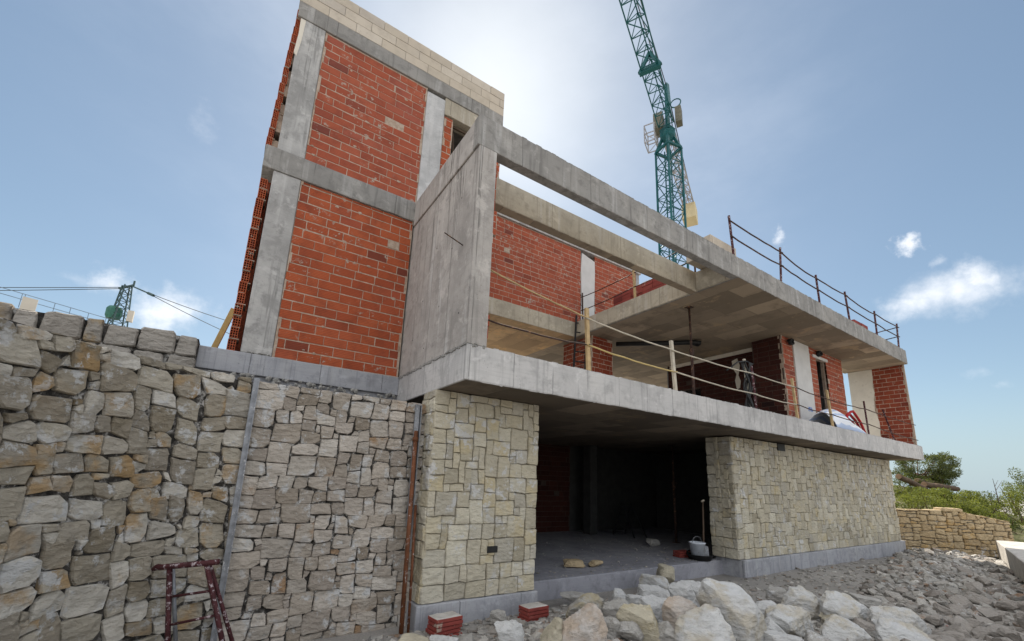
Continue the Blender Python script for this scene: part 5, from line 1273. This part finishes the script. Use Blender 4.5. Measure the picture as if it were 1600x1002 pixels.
for i, a in enumerate([
 (1442, 786, 82, 46, 15.8, 'leaf_bright', 'bright green bush right behind the left end of the honey stone wall'),
 (1488, 792, 72, 44, 16.2, 'leaf_bright', 'bright green bush behind the raised coping stone of the honey wall'),
 (1478, 774, 54, 28, 17.2, 'leaf_dark', 'dark bush just below the fallen logs'),
 (1530, 800, 74, 46, 16.8, 'leaf_bright', 'yellow green bush behind the right half of the honey wall'),
 (1572, 822, 60, 56, 15.6, 'leaf_dark', 'dark green bush at the right end of the honey wall'),
 (1592, 785, 56, 84, 16.4, 'leaf_bright', 'tall yellow green bush at the right edge of the photo'),
 (1418, 770, 40, 34, 17.0, 'leaf_dark', 'dark bush beside the house corner under the pine'),
 (1556, 792, 50, 34, 18.5, 'leaf_dark', 'dull green bush around the dead sapling'),
 (1512, 782, 48, 26, 19.5, 'leaf_bright', 'small bright bush on the skyline between logs and sapling'),
 (1606, 752, 46, 60, 18.0, 'leaf_dark', 'dark upright bush rising highest at the right edge'),
 (1592, 838, 50, 30, 15.0, 'leaf_dark', 'low dark bush beyond the far end of the kerb'),
 (1410, 800, 44, 34, 15.6, 'leaf_dark', 'shadowed bush between house corner and honey wall'),
 (1455, 770, 60, 22, 17.0, 'leaf_bright', 'light green bush covering the foot of the sloping log'),
 (1500, 800, 60, 40, 16.0, 'leaf_bright', 'yellow green bush low behind the middle of the honey wall'),
 (1545, 815, 60, 40, 15.8, 'leaf_bright', 'leafy bush behind the stepped end of the honey wall'),
 (1428, 775, 50, 34, 16.6, 'leaf_bright', 'bright bush between the sloping log and the honey wall'),
 (1500, 777, 52, 30, 17.4, 'leaf_bright', 'light bush below the right end of the level log'),
 (1425, 750, 56, 30, 19.3, 'leaf_dark', 'dark scrub behind the sloping log beside the house corner'),
 (1468, 754, 66, 26, 19.4, 'leaf_dark', 'dark scrub under the pine crown behind the level log'),
 (1540, 786, 60, 34, 19.8, 'leaf_dark', 'dark bush on the skyline left of the dead sapling'),
 (1580, 772, 44, 50, 18.8, 'leaf_bright', 'leafy bush just right of the dead sapling')]):
    shrub(*a, seed=300+i, n=2400 if a[2] > 50 else 1400, ls=.062 if a[5] == 'leaf_bright' else .068)
# ---- pine
pc_ = at(1447, 729, 20.0); pb = np.array([pc_[0]-.5, pc_[1]+.3, hz(pc_[0], pc_[1])])
r = thing('pine_tree', pb, 'spreading umbrella pine on the hillside behind the house corner', 'tree')
b = MB(); rr = np.random.RandomState(3); tops = []
b.tube([pb+[0, 0, -.3], pb+[.1, 0, .4], pb+[.2, 0, .9]], [.12, .10, .08], 8)
for i in range(44):
    q = rr.normal(size=3); q /= np.linalg.norm(q); q *= rr.uniform(.35, 1)**.5; zz_ = q[2]*.62-.12*(q[0]**2)
    e = pc_+CR*q[0]*1.45+CF*q[1]*1.1+np.array([0, 0, zz_]); s0 = pb+np.array([.15, 0, rr.uniform(.3, .9)])
    if i % 2 == 0: b.tube([s0, s0*.55+e*.45+np.array([0, 0, -.08]), e], [.035, .024, .008], 5)
    tops.append(e)
b.build('trunk', 'bark', r, smooth=True)
b = MB()
for i, e in enumerate(tops): leaves(b, e, (.42, .42, .24), 260, .10, 400+i, .26, 6, .25)
b.build('crown', 'leaf_pine', r)
# ---- fallen logs, dead sapling
for (ua, va, ub, vb, D, rad, lb) in ((1404, 745, 1446, 765, 17.6, .11, 'cut log sloping down beside the house corner on the hillside'), (1444, 757, 1496, 764, 18.2, .11, 'long cut log lying level on the hillside below the pine'), (1432, 751, 1470, 756, 18.8, .09, 'shorter log lying behind the two bigger logs on the hillside')):
    p, q = V3(at(ua, va, D)), V3(at(ub, vb, D+.6)); r = thing('log', tuple(p), lb, 'log')
    b = MB(); k = 8; b.tube([p.lerp(q, i/k)+V3((0, 0, .03*noise.noise((i*.8, D, 1)))) for i in range(k+1)], [rad*(1+.12*noise.noise((i*1.3, D*2, 4))) for i in range(k+1)], 14); b.build('trunk', 'log', r, smooth=True)
    b = MB(); dd = (q-p).normalized(); b.tube([p-dd*.004, p-dd*.012], rad*.96, 14); b.build('cut_end', 'log_end', r)
sp = at(1562, 790, 18.2); st_ = at(1551, 748, 18.2)
b = MB(); b.tube([sp, sp*.5+st_*.5+np.array([.02, 0, 0]), st_], [.02, .014, .006], 6)
for k, (du, dv) in enumerate(((12, -8), (-6, -6), (10, -16), (5, -10))):
    s0 = sp+(st_-sp)*(.25+.15*k); e = at(1562-11*(.25+.15*k)+du, 790-42*(.25+.15*k)+dv, 18.2); b.tube([s0, e], [.010, .004], 5)
tag(b.build('dead_sapling', 'dead_wood', rel=sp), 'thin leafless dead sapling standing against the sky on the right', 'sapling')

# ================================================================== TOWER CRANE
TX, TY = 17.95, 12.62; J = V3((-.897, -.442, 0)).normalized(); JP = V3((J.y, -J.x, 0)); HJ = 19.5
r = thing('tower_crane', (TX, TY, GZ), 'green lattice tower crane rising behind the house with its jib overhead', 'crane')
va = math.atan2(TY, TX); S2 = .67
def leg(k, z): a = va+k*PI/2; return V3((TX+S2*math.cos(a), TY+S2*math.sin(a), z))
b = MB()
for k in range(4): b.bar(leg(k, GZ), leg(k, 18.2), .085)
nz_ = 20; dz = (18.2-GZ)/nz_
for i in range(nz_):
    z0, z1 = GZ+i*dz, GZ+(i+1)*dz
    for k in range(4):
        b.bar(leg(k, z0), leg((k+1) % 4, z0), .035); zm = (z0+z1)/2
        if (i+k) % 2: b.bar(leg(k, z0), leg((k+1) % 4, z1), .035)
        else: b.bar(leg((k+1) % 4, z0), leg(k, z1), .035)
        b.bar(leg(k, zm), leg((k+1) % 4, z0 if (i+k) % 2 else z1), .024)
b.build('mast', 'crane_green', r)
b = MB(); c0 = V3((TX, TY, 0)); l0 = c0+V3((.1, .12, 0))
for s in (-.16, .16): b.bar(l0+JP*s+V3((0, 0, GZ)), l0+JP*s+V3((0, 0, 18.3)), .05)
for i in range(60): b.bar(l0-JP*.16+V3((0, 0, GZ+.3+i*.33)), l0+JP*.16+V3((0, 0, GZ+.3+i*.33)), .035)
b.build('ladder', 'crane_green', r)
b = MB()
for k in range(4):
    p = leg(k, 18.1); q = c0+(p-c0)*.36; q.z = 19.15
    b.bar(p, q, .14); b.bar(leg(k, 18.2), leg((k+1) % 4, 18.2), .12)
b.lathe([(0, 18.75), (.22, 18.75), (.38, 19.0), (.42, 19.15), (.42, 19.3), (.25, 19.36), (0, 19.36)], (TX, TY, 0), 16)
b.build('slewing_head', 'crane_green', r)
b = MB()
b.box(TX-.3, TX+.3, TY-.3, TY+.3, 19.37, 19.58); b.bar(c0+V3((0, 0, 19.5)), c0-J*.35+V3((0, 0, 22.4)), .16); b.bar(c0-J*.7+V3((0, 0, 19.5)), c0-J*.40+V3((0, 0, 22.1)), .12)
b.bar(c0-J*.1+JP*(-.1)+V3((0, 0, 21.3)), c0-J*.38+V3((0, 0, 23.0)), .22)
b.build('tower_head', 'crane_green', r)
b = MB(); b.tube([c0-J*.4+JP*-.45+V3((0, 0, 21.5))+V3((0, 0, .28*math.sin(a)))+JP*(-.28*math.cos(a)) for a in [i*PI/7 for i in range(15)]], .035, 6); b.build('cable_pulley', 'crane_green', r)
b = MB(); p = c0+JP*.45-J*.2
b.poly([tuple(p+J*a+JP*s+V3((0, 0, z))) for a, s, z in ((-.35, -.25, 19.7), (.45, -.25, 19.7), (.45, .25, 19.7), (-.35, .25, 19.7), (-.35, -.25, 20.7), (.45, -.25, 20.7), (.45, .25, 20.7), (-.35, .25, 20.7))], [(0, 3, 2, 1), (4, 5, 6, 7), (0, 1, 5, 4), (1, 2, 6, 5), (2, 3, 7, 6), (3, 0, 4, 7)]); b.build('winch_box', 'crane_box', r)
b = MB(); p = c0+JP*-.62-J*.1
b.poly([tuple(p+J*a+JP*s+V3((0, 0, z))) for a, s, z in ((-.25, -.16, 19.75), (.25, -.16, 19.75), (.25, .16, 19.75), (-.25, .16, 19.75), (-.25, -.16, 20.75), (.25, -.16, 20.75), (.25, .16, 20.75), (-.25, .16, 20.75))], [(0, 3, 2, 1), (4, 5, 6, 7), (0, 1, 5, 4), (1, 2, 6, 5), (2, 3, 7, 6), (3, 0, 4, 7)]); b.build('control_box', 'crane_box', r)
b = MB(); C = [c0+J*a+JP*s for a, s in ((-.35, .60), (.55, .60), (.55, 1.15), (-.35, 1.15))]
for k in range(4):
    for z in (18.75, 19.3, 19.85): b.bar(C[k]+V3((0, 0, z)), C[(k+1) % 4]+V3((0, 0, z)), .045)
    b.bar(C[k]+V3((0, 0, 18.75)), C[k]+V3((0, 0, 19.85)), .045); b.bar(C[k]+V3((0, 0, 18.75)), C[(k+1) % 4]+V3((0, 0, 19.3)), .03)
b.build('service_platform', 'crane_grey', r)
def truss(b, s0, s1, step, wd, ht, z0, zr, rad):
    n_ = int(abs(s1-s0)/step); sg = 1 if s1 > s0 else -1
    P_ = lambda i, e: c0+J*(s0+sg*step*i)+JP*(e*wd/2)+V3((0, 0, z0+zr*abs(step*i)+(ht if e == 0 else 0)))
    for e in (-1, 0, 1): b.bar(P_(0, e), P_(n_, e), rad*1.5)
    for i in range(n_):
        b.bar(P_(i, -1), P_(i, 1), rad); b.bar(P_(i, -1 if i % 2 else 1), P_(i+1, 1 if i % 2 else -1), rad)
        for e in (-1, 1): b.bar(P_(i, e), c0+J*(s0+sg*step*(i+.5))+V3((0, 0, z0+zr*abs(step*(i+.5))+ht)), rad*.9); b.bar(c0+J*(s0+sg*step*(i+.5))+V3((0, 0, z0+zr*abs(step*(i+.5))+ht)), P_(i+1, e), rad*.9)
b = MB(); truss(b, .4, 16.5, .8, .80, .80, 19.55, .0, .034); b.build('jib', 'crane_green', r)
b = MB()
p0 = c0+J*4.2+V3((0, 0, 19.5)); b.bar(p0-JP*.5, p0+JP*.5, .22); b.bar(p0-JP*.5, p0+V3((0, 0, .98)), .14); b.bar(p0+JP*.5, p0+V3((0, 0, .98)), .14); b.build('jib_joint', 'crane_green', r)
b = MB(); truss(b, -.4, -8.6, .82, .7, .45, 19.5, .0, .045); b.build('counter_jib', 'crane_grey', r)
b = MB(); p = c0-J*7.6
b.poly([tuple(p+J*a+JP*s+V3((0, 0, z))) for a, s, z in ((-.9, -.45, 18.35), (.35, -.45, 18.35), (.35, .45, 18.35), (-.9, .45, 18.35), (-.9, -.45, 19.48), (.35, -.45, 19.48), (.35, .45, 19.48), (-.9, .45, 19.48))], [(0, 3, 2, 1), (4, 5, 6, 7), (0, 1, 5, 4), (1, 2, 6, 5), (2, 3, 7, 6), (3, 0, 4, 7)]); b.build('counterweight', 'ballast', r, bevel=.03)
b = MB(); tp_ = c0-J*.36+V3((0, 0, 22.9))
b.tube([tp_, c0+J*14+V3((0, 0, 20.5))], .025, 5); b.tube([tp_+JP*.15, c0+J*14+JP*.2+V3((0, 0, 20.5))], .025, 5); b.tube([tp_, c0-J*7.8+JP*.3+V3((0, 0, 19.6))], .03, 5); b.tube([tp_, c0-J*7.8-JP*.3+V3((0, 0, 19.6))], .03, 5)
b.build('tie_cable', 'cable_dark', r)

# ================================================================== FAR LEFT: railing, pylon, wires
r = thing('terrace_railing', at(20, 480, 30), 'thin grey metal railing of a neighbouring terrace above the stone walls on the left', 'railing')
ra_, rb_ = at(-60, 431, 29), at(172, 499, 33); U_ = V3(rb_-ra_)
b = MB()
for dz_ in (0, -.42): b.tube([V3(ra_)+V3((0, 0, dz_)), V3(rb_)+V3((0, 0, dz_))], .022, 6)
b.build('rail', 'rail_far', r)
for k in (.06, .38, .40, .60, .71, .84, .97):
    p = V3(ra_)+U_*k; b = MB(); b.tube([p, p-V3((0, 0, 1.05))], .02, 6); b.build('post', 'rail_far', r)
da, db = V3(at(-60, 464, 28.5)), V3(at(72, 497, 31)); b = MB(); b.bar(da, db, .3, .12)
tag(b.build('terrace_deck_edge', 'deck_dark', rel=tuple(da)), 'dark deck edge under the far railing at the left border', 'deck')
p, q = V3(at(36, 463, 29.5)), V3(at(60, 469, 30)); b = MB(); dn = V3((0, 0, -.95)); th = V3((.0, .03, 0))
b.poly([p, q, q+dn, p+dn, p+th, q+th, q+dn+th, p+dn+th], [(0, 1, 2, 3), (7, 6, 5, 4), (0, 4, 5, 1), (1, 5, 6, 2), (2, 6, 7, 3), (3, 7, 4, 0)])
tag(b.build('blank_board', 'sign_board', rel=tuple(p)), 'blank beige board fixed on the far railing at the left', 'board')
PD = 42; pt0 = V3(at(199, 447, PD)); pz0 = at(184, 508, PD)[2]
r = thing('power_pylon', (pt0.x, pt0.y, 1.0), 'dark lattice power pylon with a transformer above the coping wall', 'pylon')
def pl_(k, z): f_ = .95-.55*(z-pz0+2)/(pt0.z-pz0+2); a = PI/4+k*PI/2+.5; return V3((pt0.x+f_*math.cos(a), pt0.y+f_*math.sin(a), z))
b = MB(); zz = [1.0]+list(np.linspace(pz0-2, pt0.z-.1, 9))
for k in range(4): b.bar(pl_(k, 1.0), pl_(k, pt0.z), .10)
for i in range(len(zz)-1):
    for k in range(4): b.bar(pl_(k, zz[i]), pl_((k+1) % 4, zz[i+1]), .055); b.bar(pl_(k, zz[i+1]), pl_((k+1) % 4, zz[i+1]), .05)
b.build('lattice', 'pylon', r)
b = MB(); ca, cb = V3(at(186, 451, PD)), V3(at(209, 446, PD)); b.bar(ca, cb, .16); b.bar(cb, cb+V3((0, 0, .45)), .14); b.build('crossarm', 'pylon', r)
b = MB(); ia, ib = V3(at(206, 447, PD)), V3(at(240, 462, PD-1)); b.tube([ia, ib], .07, 6); b.tube([ia.lerp(ib, .75), ib], .13, 8); b.build('insulator_string', 'pylon', r)
b = MB(); tcx = V3(at(178, 489, PD-.6)); b.lathe([(0, -.6), (.5, -.6), (.62, -.3), (.62, .35), (.45, .6), (0, .6)], tuple(tcx), 14); b.build('transformer', 'transformer', r)
b = MB(); tcx = V3(at(204, 494, PD-.3)); b.box(tcx.x-.22, tcx.x+.22, tcx.y-.2, tcx.y+.2, tcx.z-.6, tcx.z+.5); b.build('switch_box', 'sign_board', r)
def wire(a, b_, sag, label):
    a, b_ = V3(a), V3(b_); m_ = MB(); m_.tube([a.lerp(b_, k/14)-V3((0, 0, sag*4*(k/14)*(1-k/14))) for k in range(15)], .035, 5)
    tag(m_.build('power_line', 'cable_dark', rel=tuple(a)), label, 'power line')
wire(at(190, 449, PD), at(-300, 446, PD-6), .1, 'upper of two near level wires running left from the pylon')
wire(at(190, 451, PD), at(-300, 455, PD-6), .1, 'lower of two near level wires running left from the pylon')
wire(at(240, 461, PD-1), at(420, 520, PD+10), .2, 'upper of two wires sloping right from the pylon to the brick edge')
wire(at(240, 463, PD-1), at(420, 548, PD+10), .2, 'lower of two wires sloping right from the pylon to the brick edge')
